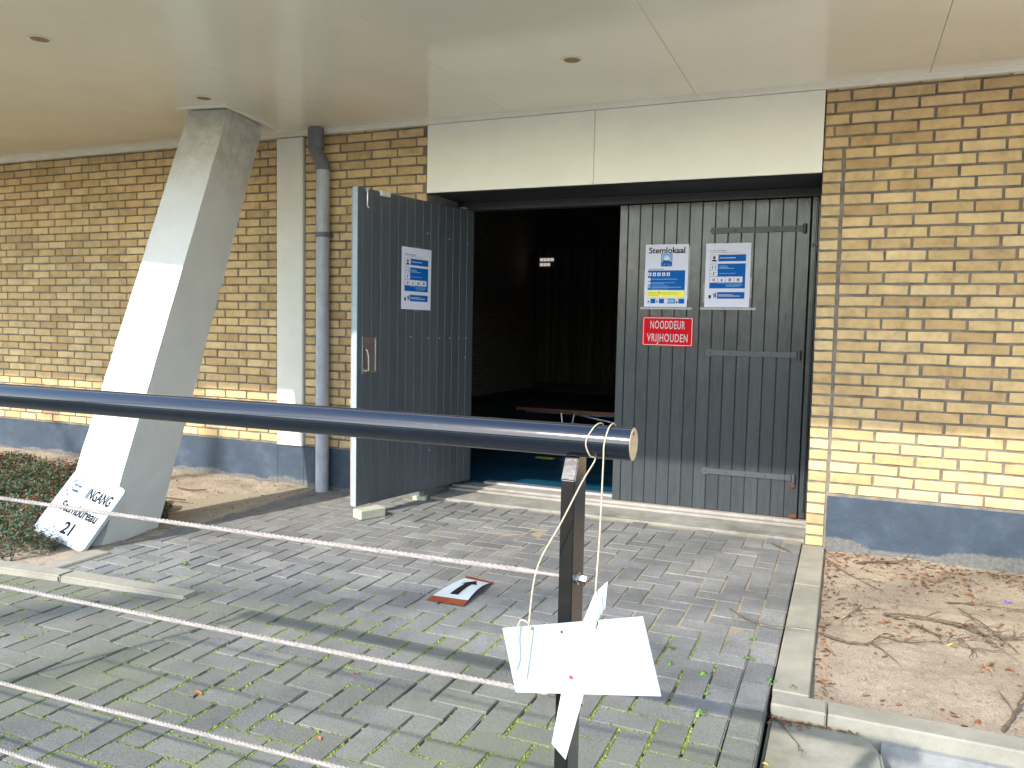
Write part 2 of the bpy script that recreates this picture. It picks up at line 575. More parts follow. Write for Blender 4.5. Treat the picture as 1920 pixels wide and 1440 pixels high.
M_OLEAF = simple('orange_leaf', (0.50, 0.17, 0.06), 0.6)

# ------------------------------------------------------------------ setting: ground, soil
WY = 5.105      # outer face of the wall
LIMX = -0.195   # right edge of the paved entry
def gridmesh(x0, x1, y0, y1, step, fz):
    nx = max(2, int((x1-x0)/step)); ny = max(2, int((y1-y0)/step))
    vs = []; fs = []
    for j in range(ny+1):
        for i in range(nx+1):
            x = x0+(x1-x0)*i/nx; y = y0+(y1-y0)*j/ny
            vs.append((x, y, fz(x, y)))
    for j in range(ny):
        for i in range(nx):
            a = j*(nx+1)+i
            fs.append((a, a+1, a+nx+2, a+nx+1))
    mb = MB(); mb.add(vs, fs)
    return mb
g = MB()
g.quad((-250, -250, -0.42), (250, -250, -0.42), (250, 250, -0.42), (-250, 250, -0.42))
M_GROUND = simple('outer_ground', (0.44, 0.42, 0.385), 0.95, var=0.2, nscale=0.8)
g.build('ground', M_GROUND, kind='structure')
lw = MB()  # unseen grass added behind the camera, darkens the far ground in reflections
lw.quad((-200, -240, -0.405), (200, -240, -0.405), (200, -30, -0.405), (-200, -30, -0.405))
lw.build('added_lawn', simple('added_lawn_grass', (0.07, 0.10, 0.035), 0.95, var=0.4, nscale=3), kind='structure')
hd = MB(); rh = random.Random(3)  # unseen leaf screen added to darken the horizon mirrored in door and rail
for _ in range(14000):
    x = rh.uniform(-60, 60); z = rh.uniform(-0.4, 3.6 + 1.2*fbm(x, 0, 0.12) + 0.7*fbm(x, 3, 0.6)); y = -33 + rh.uniform(-1.2, 1.2)*(1 + 0.5*fbm(x, z, 0.4))
    q_ = Vector((rh.uniform(-1, 1), rh.uniform(-1, 1), rh.uniform(-.6, 1))).normalized(); a = q_.orthogonal().normalized()*rh.uniform(.2, .42); b = q_.cross(a)
    c = Vector((x, y, z)); hd.add([c-a-b*.5, c+a-b*.4, c+a*.7+b, c-a*.6+b*.8], [(0, 1, 2, 3)])
hd.build('backdrop', simple('backdrop_leaves', (0.035, 0.055, 0.02), 0.8, var=0.5, nscale=3), kind='stuff', label='unseen dark leafy hedge far behind the photographer', cat='backdrop')
# earth body under the paving and beds so nothing floats
b_ = MB()
b_.box((-14, -6, -0.42), (-0.20, 5.09, -0.035))
b_.build('paving_base', M_JOINT, kind='structure')
def jointz(x, y):
    t = min(1, max(0, (y + 0.35*fbm(x, y, 1.1) - 2.55)/0.9))
    return -0.013 + 0.0089*t + 0.002*fbm(x, y, 9)
gridmesh(-8.0, -0.196, 0.2, WY+0.08, 0.05, jointz).build('joint_bed', M_JOINT, smooth=True, kind='structure')
def soilR(x, y):
    e = min(1, (x+0.06)/0.12)
    return -0.022 + 0.016*fbm(x, y, 2.2) + 0.004*fbm(x, y, 10) + 0.006*fbm(x, y, 36) + 0.02*max(0, (y-4.6)) * e
gridmesh(-0.062, 3.6, 2.93, WY+0.0, 0.018, soilR).build('sand_bed', M_SOIL, smooth=True, kind='structure')
def soilL(x, y):
    return -0.004 + 0.02*fbm(x, y, 1.8) + 0.006*fbm(x, y, 10) + 0.006*fbm(x, y, 30) + 0.035*max(0, min(1, (-3.9-x)/1.5))
def soilLm(x, y):
    wob = -3.745 + 0.03*fbm(y, 3.3, 1.6)
    z = soilL(x, y)
    d = (wob - x)
    if d < 0.10: z = z*max(0, d/0.10) + 0.006
    if d < 0.02: z = -0.03
    return z
gridmesh(-9.0, -3.70, 2.74, WY+0.0, 0.024, soilLm).build('soil_bed', M_SOIL, smooth=True, kind='structure')

# ------------------------------------------------------------------ pavers
MX, MY, X0, Y0 = 0.1078, 0.1070, -1.4839, 2.1376
def paver_mesh(name, w, l, seed, mat):
    rnd = random.Random(seed)
    bm = bmesh.new()
    bmesh.ops.create_cube(bm, size=1)
    for v in bm.verts:
        v.co = Vector((v.co.x*w, v.co.y*l, v.co.z*0.06 - 0.03))
    top = [e for e in bm.edges if all(v.co.z > -0.01 for v in e.verts)]
    bmesh.ops.bevel(bm, geom=top, offset=0.0035, segments=2, affect='EDGES')
    for v in bm.verts:
        v.co.x += rnd.uniform(-1, 1)*0.0012; v.co.y += rnd.uniform(-1, 1)*0.0012
    me = bpy.data.meshes.new(name)
    bm.to_mesh(me); bm.free()
    me.materials.append(mat)
    return me
GX, GY = 0.0078, 0.0042
PM = {}
for mname, mat in (('a', M_PAVE), ('b', M_PAVE2)):
    for kind, (w, l) in dict(H=(2*MX-GX, MY-GY), V=(MX-GX, 2*MY-GY), S=(MX-GX, MY-GY), B=(0.1015, 0.2132-0.004)).items():
        PM[mname+kind] = [paver_mesh('paver', w, l, k*7+len(kind), mat) for k in range(3)]
path = empty('entrance_path', (-1.9, 4.0, 0), kind='structure')
fore = empty('pavement', (-2.2, 1.8, 0), kind='structure')
plist = {'a': [], 'b': []}
rnd = random.Random(11)
def kerbline(x):          # front edge of the left kerb
    return 2.80 + (x + 2.79) * 0.10
def place(kind, cx, cy):
    if cy > WY + 0.02 and cx < -2.83: return
    if cy > 5.18: return
    if cx < -3.76 and cy > kerbline(cx): return
    z = rnd.uniform(-0.0012, 0.0012) + 0.004*fbm(cx, cy, 1.3)
    m = Matrix.Translation((cx + rnd.uniform(-1, 1)*0.0012, cy + rnd.uniform(-1, 1)*0.0012, z)) @ Matrix.Rotation(rnd.gauss(0, 0.007), 4, 'Z') @ Matrix.Rotation(rnd.gauss(0, 0.004 if cy > 3 else 0.007), 4, 'X') @ Matrix.Rotation(rnd.gauss(0, 0.004 if cy > 3 else 0.006), 4, 'Y')
    zone = 'a' if cy > 2.80 + 0.12*math.sin(cx*2.1) else 'b'
    d = (Vector((cx, cy, 0)) - Vector((0, 0, 1.3))).length
    plist[zone].append((d, kind, m))
for j in range(-16, 30):
    for i in range(-60, 11):
        x = X0 + i*MX; y = Y0 + j*MY
        if x < -7.5: continue
        k = (i - j) % 4
        if k == 0:
            if i == 10: place('S', x+MX/2, y+MY/2)
            else: place('H', x+MX, y+MY/2)
        elif k == 3:
            place('V', x+MX/2, y+MY)
        elif k == 1 and i == -60:
            pass
for q in range(-8, 12):
    place('B', -0.2985+0.0515, 2.972 + 0.2132*(q-0.5))
def mesh_data(me):
    return [v.co.copy() for v in me.vertices], [tuple(p.vertices) for p in me.polygons]
def visible(p):
    v = Vector(p) - Vector((0, 0, CZ))
    z = v.dot(cf)
    if z < 0.1: return False
    x = 960 + 1487.5*v.dot(cr)/z; y = 720 + 1487.5*v.dot(cd)/z
    return -30 < x < 1950 and -30 < y < 1470
for zone, root in (('a', path), ('b', fore)):
    L = sorted(plist[zone], key=lambda t: (not visible(t[2].translation), t[0]))
    for n_, (d, kind, m) in enumerate(L[:299]):
        inst('paver', PM[zone+kind][n_ % 3], m, root)
    mb = MB()
    for n_, (d, kind, m) in enumerate(L[299:]):
        vs, fs = mesh_data(PM[zone+kind][n_ % 3])
        mb.add([m @ v for v in vs], fs)
    if mb.v:
        mb.build('paving_stones', M_PAVE if zone == 'a' else M_PAVE2, root, kind='stuff')
    print('pavers', zone, len(L))

# moss and weeds in the joints of the forecourt
mb = MB()
rm = random.Random(5)
cnt = 0
def tuft(mb, x, y, z, s, rm):
    k = rm.choice((3, 4))
    a0 = rm.uniform(0, 6.28)
    pts = [(x + s*math.cos(a0+6.283*t/k), y + s*math.sin(a0+6.283*t/k), z) for t in range(k)]
    mb.add(pts + [(x+rm.uniform(-.3, .3)*s, y+rm.uniform(-.3, .3)*s, z + s*rm.uniform(0.5, 1.1))], [(t, (t+1) % k, k) for t in range(k)])
for j in range(-10, 13):
    for i in range(-30, 11):
        x = X0 + i*MX; y = Y0 + j*MY
        k = (i-j) % 4
        edges = []
        # vertical joint at left side of cell unless it is inside an H brick
        if k != 1: edges.append(((x, y), (x, y+MY), 0.0034))
        if k != 2: edges.append(((x, y), (x+MX, y), 0.0018))
        for (a, b, hw) in edges:
            mx_, my_ = (a[0]+b[0])/2, (a[1]+b[1])/2
            dens = fbm(mx_, my_, 1.5, 4) + 0.25*(3.0-my_) + 0.38
            if my_ > 3.0: dens -= (my_-3.0)*1.6
            if not visible((mx_, my_, 0)) or dens < 0.02: continue
            m_ = int(80*min(1, dens+0.3))
            for q in range(m_):
                t = rm.random()
                if fbm(a[0]+(b[0]-a[0])*t, a[1]+(b[1]-a[1])*t, 14, 9) + dens*0.7 < 0.1: continue
                px = a[0]+(b[0]-a[0])*t + rm.gauss(0, hw); py = a[1]+(b[1]-a[1])*t + rm.gauss(0, hw)
                tuft(mb, px, py, -0.009 + rm.uniform(0, 0.005), rm.uniform(0.003, 0.008), rm)
                cnt += 1
print('moss', cnt)
mb.build('moss', M_MOSS, kind='stuff', label='bright green moss growing in the joints of the grey paving', cat='moss')

# ------------------------------------------------------------------ kerbs, block, retaining face
kb = empty('kerb', (-0.12, 4.0, 0), kind='structure')
for (a, b) in ((2.955, 3.62), (3.622, 4.28), (4.282, 5.098)):
    MB().box((-0.188, a, -0.12), (-0.062, b-0.002, 0.004), 0.004).build('kerbstone', M_KERB, kb)
k2 = empty('kerb', (1.5, 2.9, 0), kind='structure')
xs = [-0.186, 0.0, 1.0, 2.0, 3.0, 4.0]
for a, b in zip(xs, xs[1:]):
    MB().box((a+0.002, 2.845, -0.10), (b-0.002, 2.952, 0.0), 0.006).build('kerbstone', M_KERB if a > -0.1 else M_KERB, k2)
MB().box((-0.186, 2.852, -0.42), (4.0, 2.945, -0.103)).build('kerb_foundation', M_FACE, k2)
MB().prism([(0.17, 2.850, -0.055), (4.0, 2.850, -0.055), (4.0, 2.850, -0.42), (0.17, 2.850, -0.42)], (0, -0.03, 0)).build('kerb_face', M_FACE, k2)
bl = MB()
poly = [(-0.186, 1.2, -0.045), (0.182, 1.2, -0.045), (0.176, 2.60, -0.045), (0.168, 2.74, -0.045), (0.145, 2.80, -0.045), (0.10, 2.838, -0.045), (-0.186, 2.842, -0.045)]
bl.prism(poly, (0, 0, -0.37))
o = bl.build('concrete_block', M_BLOCK, label='large mossy concrete slab at the lower right corner beside the paving', cat='concrete block')
bm = bmesh.new(); bm.from_mesh(o.data)
bmesh.ops.bevel(bm, geom=[e for e in bm.edges if all(v.co.z > -0.05 for v in e.verts)], offset=0.012, segments=3, affect='EDGES')
bm.to_mesh(o.data); bm.free()
k3 = empty('kerb', (-3.6, 2.8, 0), kind='structure')
def kp(x, off, z): return (x - off*0.10, kerbline(x) + off, z)
for a, b in ((-2.79, -3.52), (-3.525, -4.45), (-4.455, -5.4), (-5.405, -6.4), (-6.405, -7.6)):
    m_ = MB()
    o0, o1 = -0.055, 0.045
    zz = 0.014
    z1 = 0.012 if a == -2.79 else 0.03
    z2 = 0.03
    m_.add([kp(a, o0, -.1), kp(b, o0, -.1), kp(b, o1, -.1), kp(a, o1, -.1), kp(a, o0, z1), kp(b, o0, z2), kp(b, o1, z2), kp(a, o1, z1)],
           [(0,1,2,3),(4,5,6,7),(0,1,5,4),(1,2,6,5),(2,3,7,6),(3,0,4,7)])
    o = m_.build('kerbstone', M_KERB, k3)
    bm = bmesh.new(); bm.from_mesh(o.data)
    bmesh.ops.bevel(bm, geom=bm.edges[:], offset=0.008, segments=2, affect='EDGES')
    bm.to_mesh(o.data); bm.free()
MB().box((-3.80, 2.775, -0.1), (-3.69, 3.12, 0.012), 0.008).build('kerbstone', M_KERB, k3)

# ------------------------------------------------------------------ brick walls
COURSE, CZ0 = 0.0661, 0.364
BH = 0.0525
def brick_mesh(w, seed, flat=False):
    r_ = random.Random(seed)
    bm = bmesh.new()
    bmesh.ops.create_cube(bm, size=1)
    for v in bm.verts:
        v.co = Vector((v.co.x*w, v.co.y*0.03 + 0.012, v.co.z*BH))
    fr = [e for e in bm.edges if all(v.co.y < 0 for v in e.verts)]
    lng = [e for e in bm.edges if all(v.co.y < 0 for v in e.verts) and abs(e.verts[0].co.x-e.verts[1].co.x) > 0.03]
    bmesh.ops.subdivide_edges(bm, edges=lng, cuts=3, use_grid_fill=True)
    fr = [e for e in bm.edges if all(v.co.y < 0 for v in e.verts) and len([f for f in e.link_faces]) == 2 and any(abs(f.normal.y) < 0.5 for f in e.link_faces)]
    bmesh.ops.bevel(bm, geom=fr, offset=0.0028, segments=1, affect='EDGES')
    for v in bm.verts:
        v.co.x += r_.uniform(-1, 1)*0.0024
        v.co.z += r_.uniform(-1, 1)*0.0021
        if v.co.y < 0: v.co.y += r_.uniform(-1, 1)*0.0007
    me = bpy.data.meshes.new('brick')
    bm.to_mesh(me); bm.free()
    me.materials.append(M_BRICK)
    return me
BCACHE = {}
def get_brick(w, v):
    key = (round(w*200), v)
    if key not in BCACHE: BCACHE[key] = brick_mesh(round(w*200)/200, hash(key) & 0xffff)
    return BCACHE[key]
PITCH, VJ = 0.2195, 0.0145
rb = random.Random(21)
def lay(x0, x1, jodd, jeven, kmin=0, kmax=36, zmax=2.722):
    out = []
    for k in range(kmin, kmax+1):
        ph = jodd if k % 2 else jeven
        n0 = math.ceil((x0 - ph)/PITCH)
        js = [x0] + [ph + PITCH*n for n in range(n0, n0+400) if ph + PITCH*n < x1 - 0.03 and ph+PITCH*n > x0+0.03] + [x1]
        z = CZ0 + COURSE*k
        ph_ = k*7.3
        for a, b in zip(js, js[1:]):
            ja = rb.uniform(-1, 1)*0.003
            w = (b-a) - VJ
            if w < 0.02: continue
            out.append(((a+b)/2+ja*0.5, z + rb.uniform(-1, 1)*0.0014 + 0.0022*noise.noise(Vector((a*1.3, ph_, 0))), w))
    return out
def build_wall(root, bricks):
    bricks = sorted(bricks, key=lambda b: (not visible((b[0], WY, b[1])), (b[0]**2)+(b[1]-1.3)**2))
    def mat_of(b):
        return Matrix.Translation((b[0], WY + rb.uniform(-0.0012, 0.0018), b[1])) @ Matrix.Rotation(rb.gauss(0, 0.004), 4, 'Y')
    for n_, b in enumerate(bricks[:299]):
        inst('brick', get_brick(b[2], n_ % 4), mat_of(b), root)
    rest = bricks[299:]
    if rest:
        m_ = MB()
        for n_, b in enumerate(rest):
            vs, fs = mesh_data(get_brick(b[2], n_ % 4))
            mw = mat_of(b)
            m_.add([mw @ v for v in vs], fs)
        m_.build('brickwork', M_BRICKS, root, kind='stuff')
def brick_island():
    m = M_BRICK.copy(); m.name = 'yellow_brick_joined'
    n = m.node_tree
    oi = [x for x in n.nodes if x.type == 'OBJECT_INFO'][0]
    tgt = [l.to_socket for l in oi.outputs['Random'].links]
    ge = n.nodes.new('ShaderNodeNewGeometry')
    for t in tgt: n.links.new(ge.outputs['Random Per Island'], t)
    return m
M_BRICKS = brick_island()
wl = empty('brick_wall', (-6.6, 5.3, 0), 'yellow brick wall with slate blue plinth behind the leaning white column', 'wall')
MB().box((-13, WY+0.006, 0.318), (-4.166, 5.74, 4.2)).build('mortar', M_MORTAR, wl)
MB().box((-13, WY-0.004, -0.42), (-4.166, 5.73, 0.316), 0.003).build('plinth', M_PLINTH, wl)
build_wall(wl, lay(-8.9, -4.172, -7.333, -7.333+0.137))
wm = empty('brick_wall', (-3.4, 5.3, 0), 'narrow stretch of yellow brick wall between white pilaster and cream lintel panel', 'wall')
MB().box((-3.910, WY+0.006, 0.318), (-2.835, 5.74, 4.2)).build('mortar', M_MORTAR, wm)
MB().box((-3.912, WY-0.004, -0.42), (-2.831, 5.73, 0.316), 0.003).build('plinth', M_PLINTH, wm)
build_wall(wm, lay(-3.905, -2.831, -3.523, -3.363))
wr = empty('brick_wall', (1.5, 5.3, 0), 'yellow brick wall with slate blue plinth right of the door', 'wall')
MB().box((-0.174, WY+0.006, -0.05), (4.2, 5.74, 4.2)).build('mortar', M_MORTAR, wr)
MB().box((-0.060, WY-0.006, -0.42), (4.2, WY+0.006, 0.318), 0.003).build('plinth', M_PLINTH, wr)
br = lay(-0.175, 3.4, -0.037, 0.1, kmin=31)
lower = lay(-0.058, 3.4, -0.037+PITCH, 0.1, kmin=0, kmax=30)
jamb = [(-0.123 - 0.000, 0.364 + COURSE*k, 0.099) for k in range(-5, 31)]
build_wall(wr, br + lower + jamb)
# pilaster between the two stretches
MB().box((-4.163, WY-0.022, 0.318), (-3.913, 5.73, 2.716), 0.006).build('pilaster', M_PIL, label='white painted concrete pilaster set in the brick wall left of the drainpipe', cat='pilaster')
MB().box((-4.1655, WY-0.004, -0.42), (-3.9125, 5.73, 0.3165), 0.002).build('plinth_block', M_PLINTH, label='slate blue plinth block under the white pilaster', cat='plinth')

# ------------------------------------------------------------------ entrance recess
ent = empty('lintel_panel', (-1.5, WY, 2.24), 'cream two-part panel over the dark double door', 'panel')
MB().box((-2.829, WY-0.014, 2.242), (-1.5855, WY+0.02, 2.7195), 0.002).build('panel', M_PANEL, ent)
MB().box((-1.5825, WY-0.014, 2.242), (-0.179, WY+0.02, 2.7195), 0.002).build('panel', M_PANEL, ent)
MB().box((-2.83, WY+0.022, 2.247), (-0.178, 5.74, 4.2)).build('lintel', M_FRAME, ent)
MB().box((-2.829, WY-0.010, 2.232), (-0.179, WY+0.021, 2.241)).build('drip_edge', M_DARK, ent)
fr = empty('door_frame', (-1.5, 5.66, 0), 'dark painted timber frame round the double door opening', 'door frame')
MB().box((-2.83, 5.60, 2.186), (-0.178, 5.70, 2.246), 0.003).build('head', M_FRAME, fr)
MB().box((-0.243, 5.60, 0.05), (-0.205, 5.70, 2.184), 0.003).build('jamb', M_DOORR, fr)
MB().box((-0.203, 5.61, 0.05), (-0.1785, 5.70, 2.184), 0.002).build('jamb', M_DOORR, fr)
MB().box((-2.83, 5.60, 0.05), (-2.735, 5.70, 2.184), 0.003).build('jamb', M_FRAME, fr)
MB().box((-2.83, 5.56, 0.016), (-0.178, 5.70, 0.042), 0.004).build('timber_sill', M_TIMBER, fr)
MB().box((-2.83, 5.50, -0.02), (-0.178, 5.559, 0.026), 0.004).build('timber_sill', M_TIMBER, fr)
MB().box((-2.62, 5.705, 0.03), (-1.45, 5.78, 0.058), 0.003).build('metal_strip', M_ZINC, fr)
MB().box((-2.83, 5.188, -0.1), (-0.178, 5.498, 0.012), 0.006).build('door_sill', M_SILL, kind=None, label='worn pale stone sill in front of the double door', cat='sill')

# right leaf (closed)
DY = 5.63
dr = empty('closed_door_leaf', (-0.89, DY, 0.04), 'closed charcoal board door leaf with strap hinges and red sign', 'door')
bx0, bx1, nb = -1.475, -0.250, 14
bw = (bx1-bx0)/nb
bmesh_board = None
def board_mesh(w, h, t, mat, ch=0.0045):
    bm = bmesh.new()
    bmesh.ops.create_cube(bm, size=1)
    for v in bm.verts: v.co = Vector((v.co.x*w, v.co.y*t, v.co.z*h))
    e = [e for e in bm.edges if abs(e.verts[0].co.z - e.verts[1].co.z) > 0.1]
    bmesh.ops.bevel(bm, geom=e, offset=ch, segments=1, affect='EDGES')
    me = bpy.data.meshes.new('board'); bm.to_mesh(me); bm.free(); me.materials.append(mat)
    return me
bmR = board_mesh(bw-0.0012, 2.13, 0.022, M_DOORR)
for k in range(nb):
    inst('board', bmR, Matrix.Translation((bx0+bw*(k+.5), DY-0.011 + rb.uniform(-.0008, .0008), 1.112)), dr)
MB().box((-1.535, DY-0.024, 0.045), (-1.477, DY+0.03, 2.178), 0.003).build('stile', M_DOORR, dr)
MB().box((-1.533, DY+0.002, 0.05), (-0.252, DY+0.035, 2.172)).build('backing', M_FRAME, dr)
for z in (1.98, 1.145, 0.318):
    hp = MB()
    hp.box((-0.86, DY-0.030, z-0.019), (-0.300, DY-0.023, z+0.019), 0.001)
    n_ = 20
    hp.prism([(-0.868+0.026*math.cos(2*PI*q/n_), DY-0.0295, z+0.026*math.sin(2*PI*q/n_)) for q in range(n_)], (0, 0.006, 0))
    h_ = hp.build('strap_hinge', M_IRON, dr)
    for x in (-0.868, -0.73, -0.60, -0.47, -0.345):
        MB().tube([(x, DY-0.029, z), (x, DY-0.035, z), (x, DY-0.0355, z)], [0.0085, 0.007, 0.001], 10).build('bolt', M_IRON if z < 1.5 else M_FRAME, h_, smooth=True)
    MB().tube([(-0.283, DY-0.034, z-0.032), (-0.283, DY-0.034, z+0.03)], 0.013, 10).build('knuckle', M_FRAME if z > 0.5 else M_IRON, h_, smooth=True)
    if z < 0.5:
        MB().box((-0.298, DY-0.04, z-0.062), (-0.272, DY-0.026, z-0.034), 0.002).build('rust_patch', M_RUST, h_)
MB().box((-0.300, DY-0.045, 0.048), (-0.252, DY-0.024, 0.078), 0.004).build('rusty_catch', M_RUST, dr)
MB().box((-0.226, 5.585, 0.10), (-0.214, 5.599, 2.16), 0.002).build('weather_strip', M_DOORR, fr)
MB().box((-0.235, 5.580, 1.86), (-0.2, 5.5995, 1.88)).build('clip', M_FRAME, fr)

# left leaf (swung open)
H0 = Vector((-2.713, 5.645, 0)); LV = (Vector((-2.97, 4.43, 0)) - Vector((-2.713, 5.65, 0))).normalized()
LN = Vector((-LV.y, LV.x, 0))
if LN.x < 0: LN = -LN
LF = Matrix((LV, LN, Vector((0, 0, 1)))).transposed().to_4x4(); LF.translation = H0   # (u, n, z)
dl = empty('open_door_leaf', tuple(H0 + Vector((0, 0, 0.07))), 'slate grey board door leaf swung open towards the drainpipe', 'door')
ulen = 1.245
nb2 = 14; bw2 = (ulen-0.045)/nb2
bmL = board_mesh(bw2-0.001, 2.108, 0.02, M_DOORL, 0.003)
for k in range(nb2):
    inst('board', bmL, LF @ Matrix.Translation((0.0 + bw2*(k+.5), -0.010, 1.130)), dl)
MB(LF).box((ulen-0.044, -0.021, 0.074), (ulen-0.002, 0.001, 2.186), 0.002).build('stile', M_DOORL, dl)
MB(LF).box((0.0, -0.044, 0.076), (ulen-0.003, -0.0215, 2.185)).build('backing', M_DOORR, dl)
MB(LF).box((ulen-0.0015, -0.040, 0.074), (ulen+0.004, 0.001, 2.186), 0.001).build('edge', M_EDGE, dl)
MB(LF).box((ulen-0.014, -0.056, 0.076), (ulen-0.001, -0.045, 2.18)).build('lap_strip', M_TIMBER, dl)
for (u, z) in [(0.08, 1.93), (0.30, 1.94), (0.55, 1.955), (0.08, 1.2), (0.17, 1.2), (0.28, 1.2), (0.40, 1.2), (0.53, 1.2), (0.72, 1.21), (0.09, 0.42), (0.28, 0.40), (0.50, 0.37), (0.09, 1.05), (0.19, 0.4)]:
    MB(LF).tube([(u, 0.0, z), (u, 0.003, z), (u, 0.0035, z)], [0.006, 0.005, 0.001], 8).build('nail', M_EDGE, dl, smooth=True)
# recessed stainless pull
tr = MB(LF)
u0, u1, z0, z1 = 1.062, 1.200, 0.965, 1.21
tr.box((u0, 0.0005, z0), (u1, 0.004, z0+0.012), 0.001); tr.box((u0, 0.0005, z1-0.012), (u1, 0.004, z1), 0.001)
tr.box((u0, 0.0005, z0+0.0122), (u0+0.014, 0.004, z1-0.0122), 0.001); tr.box((u1-0.012, 0.0005, z0+0.0122), (u1, 0.004, z1-0.0122), 0.001)
tp = tr.build('handle_tray', M_STEEL, dl)
MB(LF).box((u0+0.008, 0.0002, z0+0.008), (u1-0.008, 0.0012, z1-0.008)).build('tray_bottom', M_STEEL, tp)
MB(LF).tube([(u1-0.028, 0.001, z1-0.085), (u1-0.028, 0.022, z1-0.088), (u1-0.036, 0.028, z1-0.13), (u1-0.042, 0.022, z0+0.02), (u1-0.042, 0.001, z0+0.016)], 0.007, 8).build('pull', M_STEEL, tp, smooth=True)
MB(LF).box((u1-0.022, 0.0013, z0+0.03), (u1-0.014, 0.003, z1-0.075)).build('slot', M_DARK, tp)
MB(LF).tube([(1.170, 0.002, 2.175), (1.170, 0.012, 2.172), (1.170, 0.014, 2.12), (1.170, 0.012, 2.07), (1.160, 0.012, 2.058), (1.150, 0.006, 2.066)], 0.0045, 8).build('door_hook', M_ZINC, dl, smooth=True)
MB(LF).tube([(1.17, 0.0, 2.175), (1.17, 0.014, 2.175)], 0.010, 10).build('hook_eye', M_ZINC, dl, smooth=True)
MB(LF).box((0.955, 0.0005, 2.150), (1.05, 0.020, 2.188), 0.003).build('top_latch', M_ZINC, dl)
MB(LF).box((0.10, -0.02, 2.187), (0.16, 0.02, 2.197), 0.002).build('top_latch', M_ZINC, dl)

# ------------------------------------------------------------------ canopy
CEIL = 2.755
cp = empty('canopy', (-2, 3.7, CEIL), 'flat cream canopy soffit over the entrance with round downlights', 'canopy')
CY0 = 2.372
seams = [-12, -8.55, -7.28, -6.01, -4.74, -3.47, -2.2, -0.93, 0.36, 1.63, 2.9, 4.2]
for a, b in zip(seams, seams[1:]):
    MB().box((a+0.0012, CY0+0.03, CEIL), (b-0.0012, WY-0.03, CEIL+0.02), 0.0012).build('soffit_panel', M_CEIL, cp)
MB().box((-12, CY0, CEIL-0.002), (4.2, CY0+0.028, CEIL+0.34), 0.004).build('fascia', M_TRIM, cp)
MB().box((-12, CY0+0.03, CEIL+0.022), (4.2, WY, CEIL+0.32)).build('roof_deck', M_SEAM, cp)
MB().box((-12, WY-0.029, 2.722), (4.2, WY+0.004, CEIL+0.021), 0.004).build('wall_trim', M_TRIM, cp)
MB().box((-12, WY-0.036, 2.742), (4.2, WY-0.030, CEIL+0.0), 0.001).build('wall_trim', M_TRIM, cp)
for i, (x, y, lab) in enumerate(((-3.98, 2.98, 'round rusty downlight in the soffit at the upper left corner'), (-1.45, 4.21, 'round rusty downlight in the soffit above the double door'), (-3.968, 4.125, 'round rusty downlight in the soffit right in front of the column top'))):
    r_ = empty('downlight', (x, y, CEIL), lab, 'downlight', 'downlights in the canopy soffit')
    m_ = MB(); m_.disc((x, y, CEIL-0.004), 0.062, (1, 0, 0), (0, 1, 0), 28, 0.047)
    n_ = 28
    vs = []
    for k in range(n_):
        c, s_ = math.cos(2*PI*k/n_), math.sin(2*PI*k/n_)
        vs += [(x+.062*c, y+.062*s_, CEIL-0.001), (x+.062*c, y+.062*s_, CEIL-0.004), (x+.047*c, y+.047*s_, CEIL-0.004), (x+.045*c, y+.045*s_, CEIL-0.0015)]
    m_ = MB(); m_.add(vs, [(4*k+q, 4*((k+1) % n_)+q, 4*((k+1) % n_)+q+1, 4*k+q+1) for k in range(n_) for q in range(3)])
    m_.build('trim_ring', M_TRIM, r_, smooth=True)
    MB().disc((x, y, CEIL-0.002), 0.0465, (1, 0, 0), (0, 1, 0), 28).build('lamp_glass', M_LAMPI, r_)

# ------------------------------------------------------------------ leaning column
cl = empty('leaning_column', (-4.0, 3.35, 0), 'white painted raking concrete column leaning back to the canopy', 'column')
f0, b0 = Vector((-3.835, 3.17, -0.02)), Vector((-3.925, 3.66, -0.02))
f1, b1 = Vector((-3.985, 4.372, CEIL-0.008)), Vector((-4.085, 4.84, CEIL-0.008))
wv0, wv1 = Vector((-0.315, -0.06, 0)), Vector((-0.30, -0.055, 0))
vs = []; fs = []
ns = 26
for k in range(ns+1):
    t = k/ns
    f_ = f0.lerp(f1, t); bb = b0.lerp(b1, t); w_ = wv0.lerp(wv1, t)
    ring = [f_, f_.lerp(bb, .04), f_.lerp(bb, .5), bb - (bb-f_)*.04, bb, bb+w_*.5, bb+w_, f_+w_, f_+w_*.95, f_+w_*.5, f_+w_*.05]
    for q, p in enumerate(ring):
        jit = Vector((noise.noise(Vector((q*3.1, k*1.7, 0))), noise.noise(Vector((q*3.1, k*1.7, 5))), 0))*0.006
        vs.append(tuple(p+jit))
m_ = 11
for k in range(ns):
    for q in range(m_):
        q2 = (q+1) % m_
        fs.append((k*m_+q, k*m_+q2, (k+1)*m_+q2, (k+1)*m_+q))
fs.append(tuple(range(m_))); fs.append(tuple(range(ns*m_, ns*m_+m_)))
mb = MB(); mb.add(vs, fs)
mb.build('shaft', M_COL, cl)
tp_ = MB()
tx = (f1-b1).normalized()
pl = [f1 + Vector((0.05, -0.085, 0)), b1 + Vector((0.05, 0.11, 0)), b1 + wv1 + Vector((-0.05, 0.10, 0)), f1 + wv1 + Vector((-0.03, -0.085, 0))]
def strip(a, b, w, name):
    d = (b-a).normalized(); s_ = Vector((-d.y, d.x, 0))*w
    MB().prism([a-s_, a+s_, b+s_, b-s_], (0, 0, -0.018)).build(name, M_TRIM, cl)
zt = Vector((0, 0, 0.007))
strip(pl[3]+zt, pl[0]+zt, 0.012, 'top_batten'); strip(pl[0]+zt+Vector((0, .013, 0)), pl[1]+zt, 0.012, 'top_batten')

